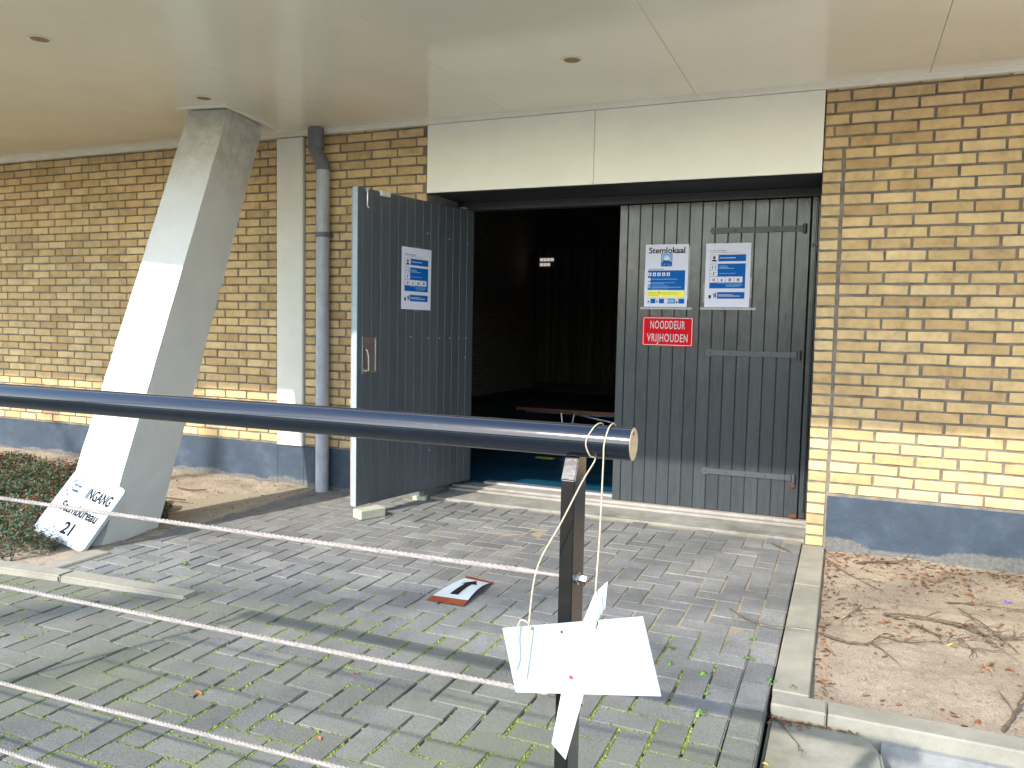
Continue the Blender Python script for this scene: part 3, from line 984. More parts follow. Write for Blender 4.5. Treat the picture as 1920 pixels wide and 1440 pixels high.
# ------------------------------------------------------------------ drainpipe
dp = empty('drainpipe', (-3.685, 5.03, 0), 'grey plastic drainpipe with dark swan neck between pilaster and open door', 'drainpipe')
PX, PY = -3.688, 5.035
MB().tube([(PX, PY, -0.01), (PX, PY, 1.955)], 0.0505, 20).build('pipe', M_PIPE, dp, smooth=True)
MB().tube([(PX, PY, 1.968), (PX, PY, 2.46)], 0.0505, 20).build('pipe', M_PIPE, dp, smooth=True)
MB().tube([(PX, PY, 1.94), (PX, PY, 1.978)], 0.0545, 20).build('pipe_collar', M_PIPED, dp, smooth=True)
MB().box((PX-0.05, PY+0.03, 1.945), (PX+0.05, WY+0.01, 1.972)).build('bracket', M_PIPED, dp)
MB().tube([(PX, PY, 2.44), (PX, PY, 2.47), (PX-0.012, PY-0.002, 2.50), (PX-0.045, PY-0.008, 2.555), (PX-0.057, PY-0.012, 2.59), (PX-0.057, PY-0.012, 2.62)], [0.054, 0.054, 0.0535, 0.053, 0.053, 0.053], 20).build('swan_neck', M_PIPED, dp, smooth=True)
MB().tube([(PX-0.057, PY-0.012, 2.60), (PX-0.057, PY-0.012, 2.748)], 0.060, 20).build('socket', M_PIPED, dp, smooth=True)

# ------------------------------------------------------------------ handrail with cables
RY, RZ, RR = 1.22, 1.118, 0.0268
RX1, RX0 = -0.302, -2.96
rail = empty('handrail', (RX1, RY, 0), 'black tubular handrail on flat posts with four steel cables', 'handrail')
MB().tube([(RX0, RY, RZ), (RX1, RY, RZ)], RR, 40).build('top_tube', M_BLACKPAINT, rail, smooth=True)
e_ = MB(); e_.tube([(RX1-0.002, RY, RZ), (RX1+0.0012, RY, RZ)], [RR*0.985, RR*0.95], 40)
ec = e_.build('end_cap', M_CAP, rail)
MB().tube([(RX1+0.001, RY-0.004, RZ+0.017), (RX1+0.0018, RY-0.004, RZ+0.017)], 0.0028, 10).build('drain_hole', M_DARK, ec)
for px in (-0.4005, -2.92):
    p = MB()
    if px < -1:
        MB().box((px-0.008, RY-0.010, -0.05), (px+0.008, RY+0.010, RZ-RR+0.003), 0.001).build('post', M_POST, rail); continue
    yb0, yb1 = RY-0.024, RY+0.036
    zt_ = RZ-RR+0.004
    poly = [(px-0.012, yb0, -0.05), (px-0.012, yb1, -0.05), (px-0.012, yb1, zt_), (px-0.012, yb0+0.022, zt_), (px-0.012, yb0, zt_-0.040)]
    p.prism(poly, (0.0235, 0, 0))
    o = p.build('post', M_POST, rail)
    bm = bmesh.new(); bm.from_mesh(o.data)
    bmesh.ops.bevel(bm, geom=bm.edges[:], offset=0.0015, segments=2, affect='EDGES')
    bm.to_mesh(o.data); bm.free()
def catline(z0, z1, sag, x0=-2.92, x1=-0.45, n=60):
    return [Vector((x0+(x1-x0)*t/n, RY+0.004, z0+(z1-z0)*t/n - sag*4*(t/n)*(1-t/n))) for t in range(n+1)]
def cable(ctl, r, pitch=0.033):
    mb = MB()
    # six strands wound round the centre line
    L = (ctl[-1]-ctl[0]).length
    n = int(L/0.0032)
    mb.tube(ctl, r*0.55, 6, False)
    for s_ in range(3):
        pts = []
        for k in range(n+1):
            t = k/n*(len(ctl)-1); i = min(int(t), len(ctl)-2)
            c = ctl[i].lerp(ctl[i+1], t-i)
            a = 2*PI*(k/n*L/pitch + s_/3)
            pts.append(c + Vector((0, math.cos(a), math.sin(a)))*r*0.42)
        mb.tube(pts, r*0.54, 6, False)
    return mb
for (z0, z1, sag, xe) in ((0.873, 0.888, 0.004, -0.487), (0.658, 0.682, 0.004, -0.487), (0.410, 0.462, 0.006, -0.487), (0.268, 0.262, 0.006, -0.487)):
    ctl = catline(z0, z1, sag, x1=-0.487)
    co = cable(ctl, 0.0052).build('cable', M_ROPE, rail, smooth=True)
    e0 = ctl[-1]
    MB().tube([e0 - Vector((0.006, 0, 0)), e0 + Vector((0.004, 0, 0)), e0 + Vector((0.030, 0, 0)), e0 + Vector((0.031, 0, 0)), e0+Vector((0.112, 0, 0.0))], [0.0056, 0.0056, 0.0044, 0.0034, 0.0034], 10).build('threaded_end', M_ROPE, co, smooth=True)
    for dx in (0.101, 0.108):
        MB().tube([e0 + Vector((dx, 0, 0)), e0 + Vector((dx+0.006, 0, 0))], 0.0075, 6).build('nut', M_STEEL, co)
    MB().tube([e0 + Vector((0.098, 0, 0)), e0 + Vector((0.1005, 0, 0))], 0.0105, 14).build('washer', M_STEEL, co)

# ------------------------------------------------------------------ hanging blank sign and twine
hs = empty('hanging_sign', (-0.38, 1.12, 0.72), 'blank white board tied with twine to the handrail end', 'sign')
SYY = 1.135
k_ = SYY/1.3
def sp(x, z, dy=0.0): return Vector((x*k_, SYY+dy, CZ-(CZ-z)*k_))
q = [sp(-0.554, 0.749), sp(-0.296, 0.813), sp(-0.261, 0.679, 0.004), sp(-0.527, 0.632, 0.004)]
MB().prism([q[0], q[1], q[2], q[3]], (0, 0.003, 0)).build('board', M_WHITE, hs)
# narrow pointed board fixed behind it
nb_ = [sp(-0.361, 0.863, .006), sp(-0.364, 0.815, .006), sp(-0.386, 0.775, .006), sp(-0.398, 0.655, .006), sp(-0.429, 0.526, .006), sp(-0.456, 0.550, .006), sp(-0.438, 0.66, .006), sp(-0.405, 0.78, .006), sp(-0.384, 0.838, .006)]
MB().prism(nb_, (0, 0.003, 0)).build('back_strip', M_WHITE, hs)
MB().tube([sp(-0.421, 0.683, -0.0005), sp(-0.421, 0.683, 0.001)], 0.0028, 10).build('red_mark', M_REDP, hs)
for (x, z) in ((-0.498, 0.758), (-0.376, 0.788), (-0.44, 0.762)):
    MB().tube([sp(x, z, -0.0006), sp(x, z, 0.001)], 0.002, 8).build('hole', M_DARK, hs)
def wrap(x, n=14, a0=-0.6, a1=3.7, dx=0.0):
    pts = []
    for i in range(n+1):
        a = a0 + (a1-a0)*i/n
        pts.append(Vector((x+dx*i/n, RY - math.sin(a)*(RR+0.0012)*-1 if False else RY + math.cos(a)*(RR+0.0014), RZ + math.sin(a)*(RR+0.0014))))
    return pts
def smoothline(pts, n=6):
    out = []
    for i in range(len(pts)-1):
        p0 = pts[max(i-1, 0)]; p1 = pts[i]; p2 = pts[i+1]; p3 = pts[min(i+2, len(pts)-1)]
        for k in range(n):
            t = k/n
            out.append(0.5*((2*p1) + (-p0+p2)*t + (2*p0-5*p1+4*p2-p3)*t*t + (-p0+3*p1-3*p2+p3)*t**3))
    out.append(pts[-1]); return out
tw = empty('twine', (-0.36, 1.2, 1.1), 'natural twine looped twice over the handrail end holding the blank board', 'twine')
h1_ = sp(-0.498, 0.758, -0.001); h2_ = sp(-0.376, 0.788, -0.001)
# left strand: round the tube, crosses under it, then down to the left hole
l1 = [Vector((-0.362, RY+0.020, RZ-0.022)), Vector((-0.358, RY+0.0285, RZ)), Vector((-0.356, RY+0.012, RZ+0.027)), Vector((-0.362, RY-0.013, RZ+0.0255)), Vector((-0.371, RY-0.0284, RZ+0.002)), Vector((-0.366, RY-0.022, RZ-0.020)), Vector((-0.360, RY-0.012, RZ-0.0275)),
      Vector((-0.373, RY-0.035, RZ-0.06)), Vector((-0.402, RY-0.045, RZ-0.125)), Vector((-0.436, RY-0.06, RZ-0.20)), Vector((-0.437, SYY-0.003, CZ-(CZ-0.775)*k_)), h1_]
MB().tube(smoothline(l1), 0.00125, 6).build('strand', M_STRING, tw, smooth=True)
l2 = [Vector((-0.336, RY+0.0285, RZ-0.004)), Vector((-0.336, RY+0.013, RZ+0.0268)), Vector((-0.338, RY-0.013, RZ+0.0258)), Vector((-0.341, RY-0.0288, RZ)), Vector((-0.341, RY-0.031, RZ-0.03)), Vector((-0.338, RY-0.05, RZ-0.14)), Vector((-0.331, SYY-0.004, CZ-(CZ-0.83)*k_)), h2_ + Vector((0, -0.002, 0))]
MB().tube(smoothline(l2), 0.00125, 6).build('strand', M_STRING, tw, smooth=True)
MB().tube(smoothline([h2_ + Vector((-0.002, -.001, -.008)), h2_ + Vector((0.0, -.004, .012)), h2_ + Vector((0.004, -.003, .02)), h2_ + Vector((0.003, -.002, .045))]), 0.0013, 6).build('knot_end', M_STRING, tw, smooth=True)
MB().tube(smoothline([h1_, h1_ + Vector((-0.004, -.006, .012)), h1_ + Vector((-0.016, -.006, .012)), h1_ + Vector((-0.021, -.005, -.012)), h1_ + Vector((-0.020, -.005, -.045)), h1_ + Vector((-0.027, -.006, -.066))]), 0.0014, 6).build('loose_end', M_STRING, tw, smooth=True)
MB().tube(smoothline([h1_, h1_ + Vector((0.002, -.006, .006)), h1_ + Vector((-0.002, -.007, -.02)), h1_ + Vector((-0.006, -.007, -.05)), h1_ + Vector((-0.010, -.006, -.078))]), 0.0014, 6).build('loose_end', M_STRING, tw, smooth=True)

# ------------------------------------------------------------------ posters and red sign
def rounded(w, h, r, n=5):
    pts = []
    for (cx, cy, a0) in ((w-r, h-r, 0), (r, h-r, PI/2), (r, r, PI), (w-r, r, 1.5*PI)):
        for k in range(n+1):
            a = a0 + PI/2*k/n
            pts.append((cx+r*math.cos(a), cy+r*math.sin(a)))
    return pts
def sheet(F, w, h, curl, name, mat, parent, seed):
    nx, ny = 8, 12
    vs = []; fs = []
    for j in range(ny+1):
        for i in range(nx+1):
            x = w*i/nx; y = h*j/ny
            z = 0.0012 + curl*(0.5+noise.noise(Vector((x*6, y*5, seed))))*(0.35 if 0 < i < nx else 1)
            vs.append((x, y, z))
    for j in range(ny):
        for i in range(nx):
            a = j*(nx+1)+i; fs.append((a, a+1, a+nx+2, a+nx+1))
    m = MB(F); m.add(vs, fs)
    return m.build(name, mat, parent, smooth=True)
def rect(F, x, y, w, h, z, name, mat, parent):
    m = MB(F); m.box((x, y, z), (x+w, y+h, z+0.0003)); return m.build(name, mat, parent)
def lines(F, rows, mat, parent, z, name='fine_print'):
    m = MB(F)
    for (x, y, w, h) in rows: m.box((x, y, z), (x+w, y+h, z+0.0002))
    return m.build(name, mat, parent)
def FF(m, x, y, z=0): return m @ Matrix.Translation((x, y, z))
def poster_rules(F, root, seed):
    """A3 instruction poster: heading, portrait strip, large blue field, row of four pictures, lower strip"""
    z = 0.0032
    w, h = 0.300, 0.435
    sheet(F, w, h, 0.0015, 'sheet', M_PAPER, root, seed)
    text('heading', 'In het stemlokaal', M_GINK, FF(F, 0.03, 0.385, z), 0.013, 0.105, parent=root, align='LEFT')
    lines(F, [(0.03, 0.371, 0.19, 0.002)], M_REDP, root, z)
    rect(F, 0.030, 0.312, 0.057, 0.045, z, 'picture_frame', M_INK, root); rect(F, 0.0315, 0.3135, 0.054, 0.042, z+.0004, 'picture', M_PAPER, root)
    m = MB(F); m.disc((0.058, 0.338, z+.0012), 0.009, (1, 0, 0), (0, 1.25, 0), 14); m.build('portrait_head', M_GINK, root)
    m = MB(F); m.add([(0.042, 0.314, z+.0012), (0.075, 0.314, z+.0012), (0.070, 0.324, z+.0012), (0.047, 0.324, z+.0012)], [(0, 1, 2, 3)]); m.build('portrait_shoulders', M_INK, root)
    rect(F, 0.088, 0.312, 0.180, 0.045, z, 'blue_field', M_BLUE, root)
    lines(F, [(0.095, 0.333, 0.105, 0.004)], M_PAPER, root, z+.0005)
    rect(F, 0.030, 0.128, 0.238, 0.168, z, 'blue_field', M_BLUE, root)
    for k, (x, y, ww, hh) in enumerate(((0.032, 0.2535, 0.051, 0.040), (0.032, 0.211, 0.051, 0.040), (0.032, 0.168, 0.052, 0.040), (0.086, 0.168, 0.052, 0.040), (0.140, 0.168, 0.052, 0.040), (0.194, 0.168, 0.056, 0.040))):
        rect(F, x, y, ww, hh, z+.0005, 'picture', M_PAPER, root)
        m = MB(F)
        mk = [(0.25, .2, .35, .75), (.66, .2, .75, .8)] if k == 0 else [(0.42, .2, .55, .75), (.1, .3, .15, .6), (.7, .55, .8, .7)] if k == 1 else [(0.36, .2, .48, .72), (.54, .2, .66, .72)] if k != 3 else [(.42, .2, .58, .62)]
        for (a, b, c, d) in mk: m.box((x+ww*a, y+hh*b, z+.001), (x+ww*c, y+hh*d, z+.0012))
        m.build('figure', M_REDP if k == 2 else M_GINK, root)
    lines(F, [(0.092, 0.279, 0.055, .003), (0.092, 0.270, 0.062, .004), (0.092, 0.262, 0.10, .004), (0.092, 0.2285, 0.11, .003), (0.085, 0.1605, 0.055, .002), (0.140, 0.1575, 0.10, .002), (0.140, 0.1515, 0.115, .002), (0.140, 0.1455, 0.10, .002), (0.140, 0.1395, 0.09, .002)], M_LBLUE, root, z+.0005)
    rect(F, 0.026, 0.058, 0.057, 0.045, z, 'picture', M_PAPER, root)
    lines(F, [(0.028, 0.060, 0.016, 0.022), (0.062, 0.066, 0.007, 0.026), (0.072, 0.066, 0.006, 0.034), (0.05, 0.088, 0.014, 0.003)], M_INK, root, z+.0005, 'figure')
    rect(F, 0.085, 0.058, 0.182, 0.045, z, 'blue_field', M_BLUE, root)
    lines(F, [(0.092, 0.083, 0.098, .003), (0.092, 0.074, 0.145, .004)], M_PAPER, root, z+.0005)
YP = DY-0.0235
p1 = empty('poster', (-1.19, YP, 1.46), 'white poster headed Stemlokaal with yellow band on the closed door', 'poster')
F1 = frame((-1.341, YP, 1.458), (1, 0, 0.002), (0, 0, 1))
F1 = Matrix(((1, 0, 0, -1.341), (0, 0, -1, YP), (0, 1, 0, 1.458), (0, 0, 0, 1)))
w, h = 0.304, 0.437
sheet(F1, w, h, 0.0012, 'sheet', M_PAPER, p1, 3)
z = 0.0032
text('lettering', 'Stemlokaal', M_INK, FF(F1, 0.152, 0.393, z), 0.058, 0.255, parent=p1, bold=0.0011)
rect(F1, 0.113, 0.283, 0.078, 0.088, z, 'picture_frame', M_BLUE, p1); rect(F1, 0.116, 0.315, 0.072, 0.053, z+.0005, 'picture', M_LBLUE, p1)
m = MB(F1); m.disc((0.152, 0.340, z+.0012), 0.019, (1, 0, 0), (0, 1, 0), 18); m.build('picture_disc', M_PAPER, p1)
rect(F1, 0.126, 0.316, 0.048, 0.008, z+.0012, 'ballot_slot', M_INK, p1)
m = MB(F1)
m.add([(0.122, 0.299, z+.0012), (0.146, 0.302, z+.0012), (0.142, 0.295, z+.0012)], [(0, 1, 2)]); m.add([(0.155, 0.302, z+.0012), (0.179, 0.299, z+.0012), (0.160, 0.295, z+.0012)], [(0, 1, 2)])
m.build('arrows', M_LBLUE, p1)
rect(F1, 0.178, 0.284, 0.008, 0.009, z+.0012, 'red_mark', M_REDP, p1)
lines(F1, [(0.024, 0.262, 0.11, 0.003)], M_GINK, p1, z)
rect(F1, 0.022, 0.118, 0.262, 0.137, z, 'blue_field', M_BLUE, p1)
for k in range(5):
    rect(F1, 0.024+0.033*k, 0.216, 0.022, 0.024, z+.0005, 'icon', M_PAPER, p1)
    rect(F1, 0.031+0.033*k, 0.221, 0.008, 0.012, z+.001, 'icon_mark', M_BLUE, p1)
for k in range(3):
    rect(F1, 0.022, 0.182-0.026*k, 0.020, 0.020, z+.0005, 'icon', M_PAPER if k < 2 else M_LBLUE, p1)
lines(F1, [(0.05, 0.192, 0.18, .004), (0.05, 0.167, 0.165, .003), (0.05, 0.160, 0.09, .003), (0.05, 0.145, 0.12, .003), (0.05, 0.135, 0.21, .004), (0.05, 0.123, 0.12, .003)], M_LBLUE, p1, z+.0005)
rect(F1, 0.022, 0.070, 0.262, 0.043, z, 'yellow_band', M_YEL, p1)
rect(F1, 0.097, 0.094, 0.012, 0.013, z+.0005, 'red_mark', M_REDP, p1)
lines(F1, [(0.028, 0.098, 0.06, .002), (0.118, 0.098, 0.12, .002), (0.028, 0.088, 0.21, .002), (0.028, 0.078, 0.07, .002)], M_GINK, p1, z+.0005)
rect(F1, 0.022, 0.024, 0.262, 0.033, z, 'blue_field', M_BLUE, p1)
for x in (0.022, 0.082, 0.143, 0.220):
    rect(F1, x, 0.025, 0.024, 0.031, z+.0005, 'picture', M_PAPER, p1)
lines(F1, [(0.089, 0.028, 0.007, .018), (0.226, 0.028, 0.012, .012), (0.026, 0.03, 0.01, .012)], M_INK, p1, z+.001, 'figure')
lines(F1, [(0.168, 0.03, 0.045, .022)], M_LBLUE, p1, z+.0005)
rect(F1, -0.027, -0.018, 0.366, 0.0155, 0.0012, 'bottom_tape', simple('grey_tape', (0.30, 0.31, 0.31), 0.35), p1)
m = MB(F1); m.box((-0.006, 0.06, 0.0004), (-0.0005, 0.26, 0.0009)); m.box((0.3045, 0.05, 0.0004), (0.314, 0.42, 0.0009)); m.build('side_tape', M_TAPE, p1)
p2 = empty('poster', (-0.77, YP, 1.46), 'white poster with blue fields right of the Stemlokaal poster', 'poster')
F2 = Matrix(((1, 0, 0, -0.918), (0, 0, -1, YP), (0, 1, 0, 1.459), (0, 0, 0, 1))) @ Matrix.Rotation(0.003, 4, 'Z')
poster_rules(F2, p2, 9)
rect(F2, -0.028, -0.018, 0.372, 0.0155, 0.0012, 'bottom_tape', bpy.data.materials['grey_tape'], p2)
m = MB(F2); m.box((0.3005, 0.06, 0.0004), (0.312, 0.2, 0.0009)); m.box((-0.012, 0.03, 0.0004), (-0.0005, 0.16, 0.0009)); m.build('side_tape', M_TAPE, p2)
p3 = empty('poster', tuple(LF @ Vector((0.67, 0.01, 1.41))), 'white poster with blue fields taped to the open door leaf', 'poster')
base3 = LF @ Vector((0.827, 0.0012, 1.405))
F3 = Matrix((-LV, Vector((0, 0, 1)), LN)).transposed().to_4x4(); F3.translation = base3
F3 = F3 @ Matrix.Rotation(-0.006, 4, 'Z') @ Matrix.Diagonal((1.05, 1.0, 1, 1))
poster_rules(F3, p3, 14)
m = MB(F3); m.box((0.10, 0.425, 0.0004), (0.19, 0.448, 0.0009)); m.box((0.12, -0.014, 0.0004), (0.18, 0.003, 0.0009)); m.build('tape', M_TAPE, p3)

rs = empty('warning_sign', (-1.17, YP, 1.28), 'red enamel sign reading NOODDEUR VRIJHOUDEN on the closed door', 'sign')
FR = Matrix(((1, 0, 0, -1.347), (0, 0, -1, YP), (0, 1, 0, 1.181), (0, 0, 0, 1))) @ Matrix.Rotation(-0.002, 4, 'Z')
w, h = 0.360, 0.207
def plate(F, w, h, r, z0, z1, name, mat, parent, ox=0, oy=0):
    poly = [F @ Vector((ox+x, oy+y, z0)) for x, y in rounded(w, h, r)]
    d = (F.to_3x3() @ Vector((0, 0, z1-z0)))
    return MB().prism(poly, d).build(name, mat, parent)
plate(FR, w, h, 0.012, 0.001, 0.004, 'plate', M_RED, rs)
plate(FR, w-0.012, h-0.012, 0.009, 0.0042, 0.0045, 'border', M_WHITE, rs, 0.006, 0.006)
plate(FR, w-0.022, h-0.022, 0.007, 0.0047, 0.0050, 'red_field', M_RED, rs, 0.011, 0.011)
text('lettering', 'NOODDEUR', M_WHITE, FF(FR, w/2, h*0.71, 0.0056), 0.080, 0.245, parent=rs, bold=0.0008, space=1.15)
text('lettering', 'VRIJHOUDEN', M_WHITE, FF(FR, w/2, h*0.27, 0.0056), 0.080, 0.288, parent=rs, bold=0.0008, space=1.15)

# ------------------------------------------------------------------ leaning sign INGANG Stembureau 21
BL, BR_, TL, TR = Vector((-4.193, 3.075, 0.087)), Vector((-3.79, 3.04, 0.002)), Vector((-4.245, 3.295, 0.3935)), Vector((-3.806, 3.295, 0.327))
cc = (BL+BR_+TL+TR)/4
ux = ((BR_-BL)+(TR-TL)).normalized(); uy = ((TL-BL)+(TR-BR_)); uy = (uy - ux*uy.dot(ux)).normalized(); un = ux.cross(uy)
SF = Matrix((ux, uy, un)).transposed().to_4x4(); SF.translation = cc
sw, sh = 0.432, 0.402
SF0 = SF @ Matrix.Translation((-sw/2, -sh/2, -0.012))
sg = empty('direction_sign', (-4.0, 3.05, 0), 'white board reading INGANG Stembureau 21 leaning against the column foot', 'sign')
poly = [SF0 @ Vector((x, y, -0.012)) for x, y in rounded(sw, sh, 0.03)]
o = MB().prism(poly, un*0.022).build('board', M_WHITE, sg)
zf = 0.0112
def TXT(b, x, y, size, width, bold=0.0022, name='lettering', mat=None, al='CENTER'):
    return text(name, b, mat or M_INK, SF0 @ Matrix.Translation((x, y, zf)), size, width, parent=sg, bold=bold, align=al)
TXT('INGANG', 0.295, 0.300, 0.090, 0.195)
TXT('Stembureau', 0.232, 0.188, 0.083, 0.305)
TXT('21', 0.235, 0.080, 0.098, 0.078, 0.003)
TXT('Hof van', 0.094, 0.322, 0.026, 0.062, 0.0008, 'logo_text', M_GINK)
TXT('Twente', 0.094, 0.290, 0.026, 0.062, 0.0008, 'logo_text', M_GINK)
lg = MB(SF0)
for (r_, a0, a1, wd) in ((0.062, 1.2, 3.3, 0.005), (0.053, 1.9, 3.0, 0.003), (0.064, 3.5, 3.8, 0.010), (0.060, 3.95, 4.5, 0.006)):
    n_ = 10
    for k in range(n_):
        a = a0+(a1-a0)*k/n_; b = a0+(a1-a0)*(k+1)/n_
        ww = wd*math.sin(PI*(k+.5)/n_)+0.001
        P_ = lambda t, r: (0.098+r*math.cos(t), 0.305+r*math.sin(t), zf)
        lg.add([P_(a, r_-ww/2), P_(b, r_-ww/2), P_(b, r_+ww/2), P_(a, r_+ww/2)], [(0, 1, 2, 3)])
lg.build('logo_arcs', M_GINK, sg)
lg = MB(SF0); lg.box((0.128, 0.060, zf), (0.150, 0.064, zf+.0003)); lg.box((0.137, 0.066, zf), (0.144, 0.070, zf+.0003)); lg.box((0.152, 0.051, zf), (0.166, 0.055, zf+.0003))
lg.build('small_mark', M_INK, sg)
MB(SF0).tube([(sw-0.001, 0.17, 0.0), (sw+0.001, 0.17, 0.0)], 0.003, 8).build('edge_hole', M_DARK, sg)

# ------------------------------------------------------------------ arrow card on the ground
ac = empty('arrow_card', (-1.68, 3.4, 0), 'white card with black arrow taped to the paving with brown tape', 'card')
A, B, Cc, Dd = Vector((-1.767, 3.228, 0)), Vector((-1.572, 3.229, 0)), Vector((-1.594, 3.585, 0)), Vector((-1.745, 3.615, 0))
def cardp(u, v, dz=0.0):
    p = (A.lerp(B, u)).lerp(Dd.lerp(Cc, u), v)
    z = 0.006 + 0.022*max(0, math.sin(PI*v))*(0.35+0.75*u)
    return (p.x, p.y, z+dz)
def cardpatch(us, vs_, dz, name, mat):
    m = MB(); pts = []; fs = []
    for v in vs_:
        for u in us: pts.append(cardp(u, v, dz))
    n_ = len(us)
    for j in range(len(vs_)-1):
        for i in range(n_-1):
            a = j*n_+i; fs.append((a, a+1, a+n_+1, a+n_))
    m.add(pts, fs); return m.build(name, mat, ac, smooth=True)
fr_ = lambda a, b, n: [a+(b-a)*k/n for k in range(n+1)]
cardpatch(fr_(0, 1, 6), fr_(0.04, 0.96, 18), 0, 'card', M_WHITE)
cardpatch(fr_(0, 1, 6), fr_(-0.02, 0.13, 4), 0.0012, 'tape', M_TAPEB)
cardpatch(fr_(-0.02, 1.05, 6), fr_(0.93, 1.03, 3), 0.0012, 'tape', M_TAPEB)
cardpatch(fr_(0.38, 0.62, 2), fr_(0.24, 0.68, 10), 0.0016, 'arrow_shaft', M_INK)
m = MB()
m.add([cardp(0.24, 0.66, .0018), cardp(0.80, 0.66, .0018), cardp(0.68, 0.76, .0018), cardp(0.54, 0.88, .0018), cardp(0.38, 0.76, .0018)], [(0, 1, 2, 3, 4)])
m.build('arrow_head', M_INK, ac)

# ------------------------------------------------------------------ loose brick and wedge
lb = MB()
lb.box((-0.098, -0.05, 0), (0.098, 0.05, 0.064), 0.006)
o = lb.build('loose_brick', M_PBRICK, label='pale loose brick standing under the corner of the open door', cat='brick')
o.matrix_basis = Matrix.Translation((-2.895, 4.475, 0.002)) @ Matrix.Rotation(math.radians(66), 4, 'Z'); WORLD[o.name] = o.matrix_basis.copy()
lb = MB(); lb.box((-0.05, -0.03, 0), (0.05, 0.03, 0.032), 0.004)
o = lb.build('wedge_block', M_PBRICK, label='small pale wooden block on the paving under the open door', cat='block')
o.matrix_basis = Matrix.Translation((-2.86, 5.10, 0.0)) @ Matrix.Rotation(math.radians(15), 4, 'Z')

# ------------------------------------------------------------------ hall interior seen through the opening
FZ = 0.045
def floor_mat():
    m, n, b = newmat('blue_sports_floor')
    n.links.new(ramp(n, nz(n, pos(n), 3, 4), [(0.3, (0.003, 0.055, 0.105)), (0.7, (0.004, 0.068, 0.125))]), b.inputs['Base Color'])
    b.inputs['Roughness'].default_value = 0.4
    return m
MB().box((-5.6, 5.745, -0.2), (3.5, 14.4, FZ)).build('hall_floor', floor_mat(), kind='structure')
def hallbrick():
    m, n, b = newmat('painted_hall_brick')
    x = N(n, 'ShaderNodeTexBrick')
    x.inputs['Scale'].default_value = 1
    x.inputs['Brick Width'].default_value = 0.22; x.inputs['Row Height'].default_value = 0.066; x.inputs['Mortar Size'].default_value = 0.006
    x.inputs['Color1'].default_value = (0.38, 0.30, 0.25, 1); x.inputs['Color2'].default_value = (0.44, 0.36, 0.30, 1); x.inputs['Mortar'].default_value = (0.25, 0.18, 0.14, 1)
    mp = N(n, 'ShaderNodeMapping'); mp.inputs['Rotation'].default_value = (PI/2, 0, PI/2)
    g = N(n, 'ShaderNodeNewGeometry')
    sx = N(n, 'ShaderNodeSeparateXYZ'); cb = N(n, 'ShaderNodeCombineXYZ')
    n.links.new(g.outputs['Position'], sx.inputs[0]); n.links.new(sx.outputs[1], cb.inputs[0]); n.links.new(sx.outputs[2], cb.inputs[1])
    n.links.new(cb.outputs[0], x.inputs['Vector'])
    n.links.new(x.outputs['Color'], b.inputs['Base Color'])
    b.inputs['Roughness'].default_value = 0.7
    return m
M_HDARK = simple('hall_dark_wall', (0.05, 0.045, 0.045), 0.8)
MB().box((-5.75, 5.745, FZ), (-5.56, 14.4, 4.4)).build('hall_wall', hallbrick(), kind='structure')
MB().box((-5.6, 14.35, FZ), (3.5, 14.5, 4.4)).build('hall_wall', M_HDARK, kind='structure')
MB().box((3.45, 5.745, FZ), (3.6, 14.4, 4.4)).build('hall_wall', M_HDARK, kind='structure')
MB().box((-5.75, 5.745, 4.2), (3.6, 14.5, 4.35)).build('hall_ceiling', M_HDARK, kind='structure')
MB().box((-13, WY+0.001, 4.201), (4.2, 5.744, 4.35)).build('roof_edge', M_SEAM, kind='structure')
MB().box((-5.559, 5.8, FZ), (-5.53, 14.3, FZ+0.10)).build('hall_skirting', M_HDARK, kind='structure')
fl = MB()
for (a, b, w_) in (((-5.2, 6.9), (3, 6.05), 0.04), ((-4.2, 6.0), (-1.4, 9.6), 0.04), ((-5.2, 8.1), (3, 7.3), 0.04)):
    a = Vector((*a, FZ+0.003)); b = Vector((*b, FZ+0.003)); d = (b-a).normalized(); s_ = Vector((-d.y, d.x, 0))*w_/2
    fl.quad(tuple(a-s_), tuple(b-s_), tuple(b+s_), tuple(a+s_))
fl.build('floor_line', simple('dark_line', (0.006, 0.01, 0.02), 0.5), kind='structure')
MB().box((-2.70, 7.05, FZ+.001), (-2.52, 7.12, FZ+0.004)).build('floor_line', M_YEL, kind='structure')
cu = MB(); vs = []; n_ = 90
for k in range(n_+1):
    x = -5.45 + 2.3*k/n_
    y = 14.0 + 0.07*math.sin(k*0.95) + 0.03*math.sin(k*2.3)
    vs += [(x, y, 0.25), (x, y, 2.75)]
cu.add(vs, [(2*k, 2*k+2, 2*k+3, 2*k+1) for k in range(n_)])
cu.build('curtain', simple('olive_curtain', (0.13, 0.11, 0.085), 0.9), smooth=True, label='dim pleated curtain hanging at the far end of the hall', cat='curtain')
hw = empty('high_window', (-5.0, 14.3, 2.7), 'small bright barred window glinting high in the dark hall', 'window')
M_WLIT = simple('lit_window', (0.8, 0.75, 0.7), 0.5, emit=(1, 0.9, 0.8, 0.14))
for k in range(4):
    for j_ in range(2):
        if (k, j_) in ((3, 0),): continue
        MB().box((-5.30+0.07*k, 13.86, 2.42+0.09*j_), (-5.245+0.07*k, 13.88, 2.475+0.09*j_)).build('pane', M_WLIT, hw)
MB().box((-5.34, 13.885, 2.38), (-4.98, 13.91, 2.60)).build('window_frame', M_HDARK, hw)
bn = empty('bench', (-2.2, 7.5, FZ), 'low folding table with orange edge standing inside the dark hall', 'table')
MB().box((-3.09, 7.5, 0.445), (-0.9, 8.15, 0.475), 0.003).build('table_top', simple('table_laminate', (0.02, 0.018, 0.018), 0.4), bn)
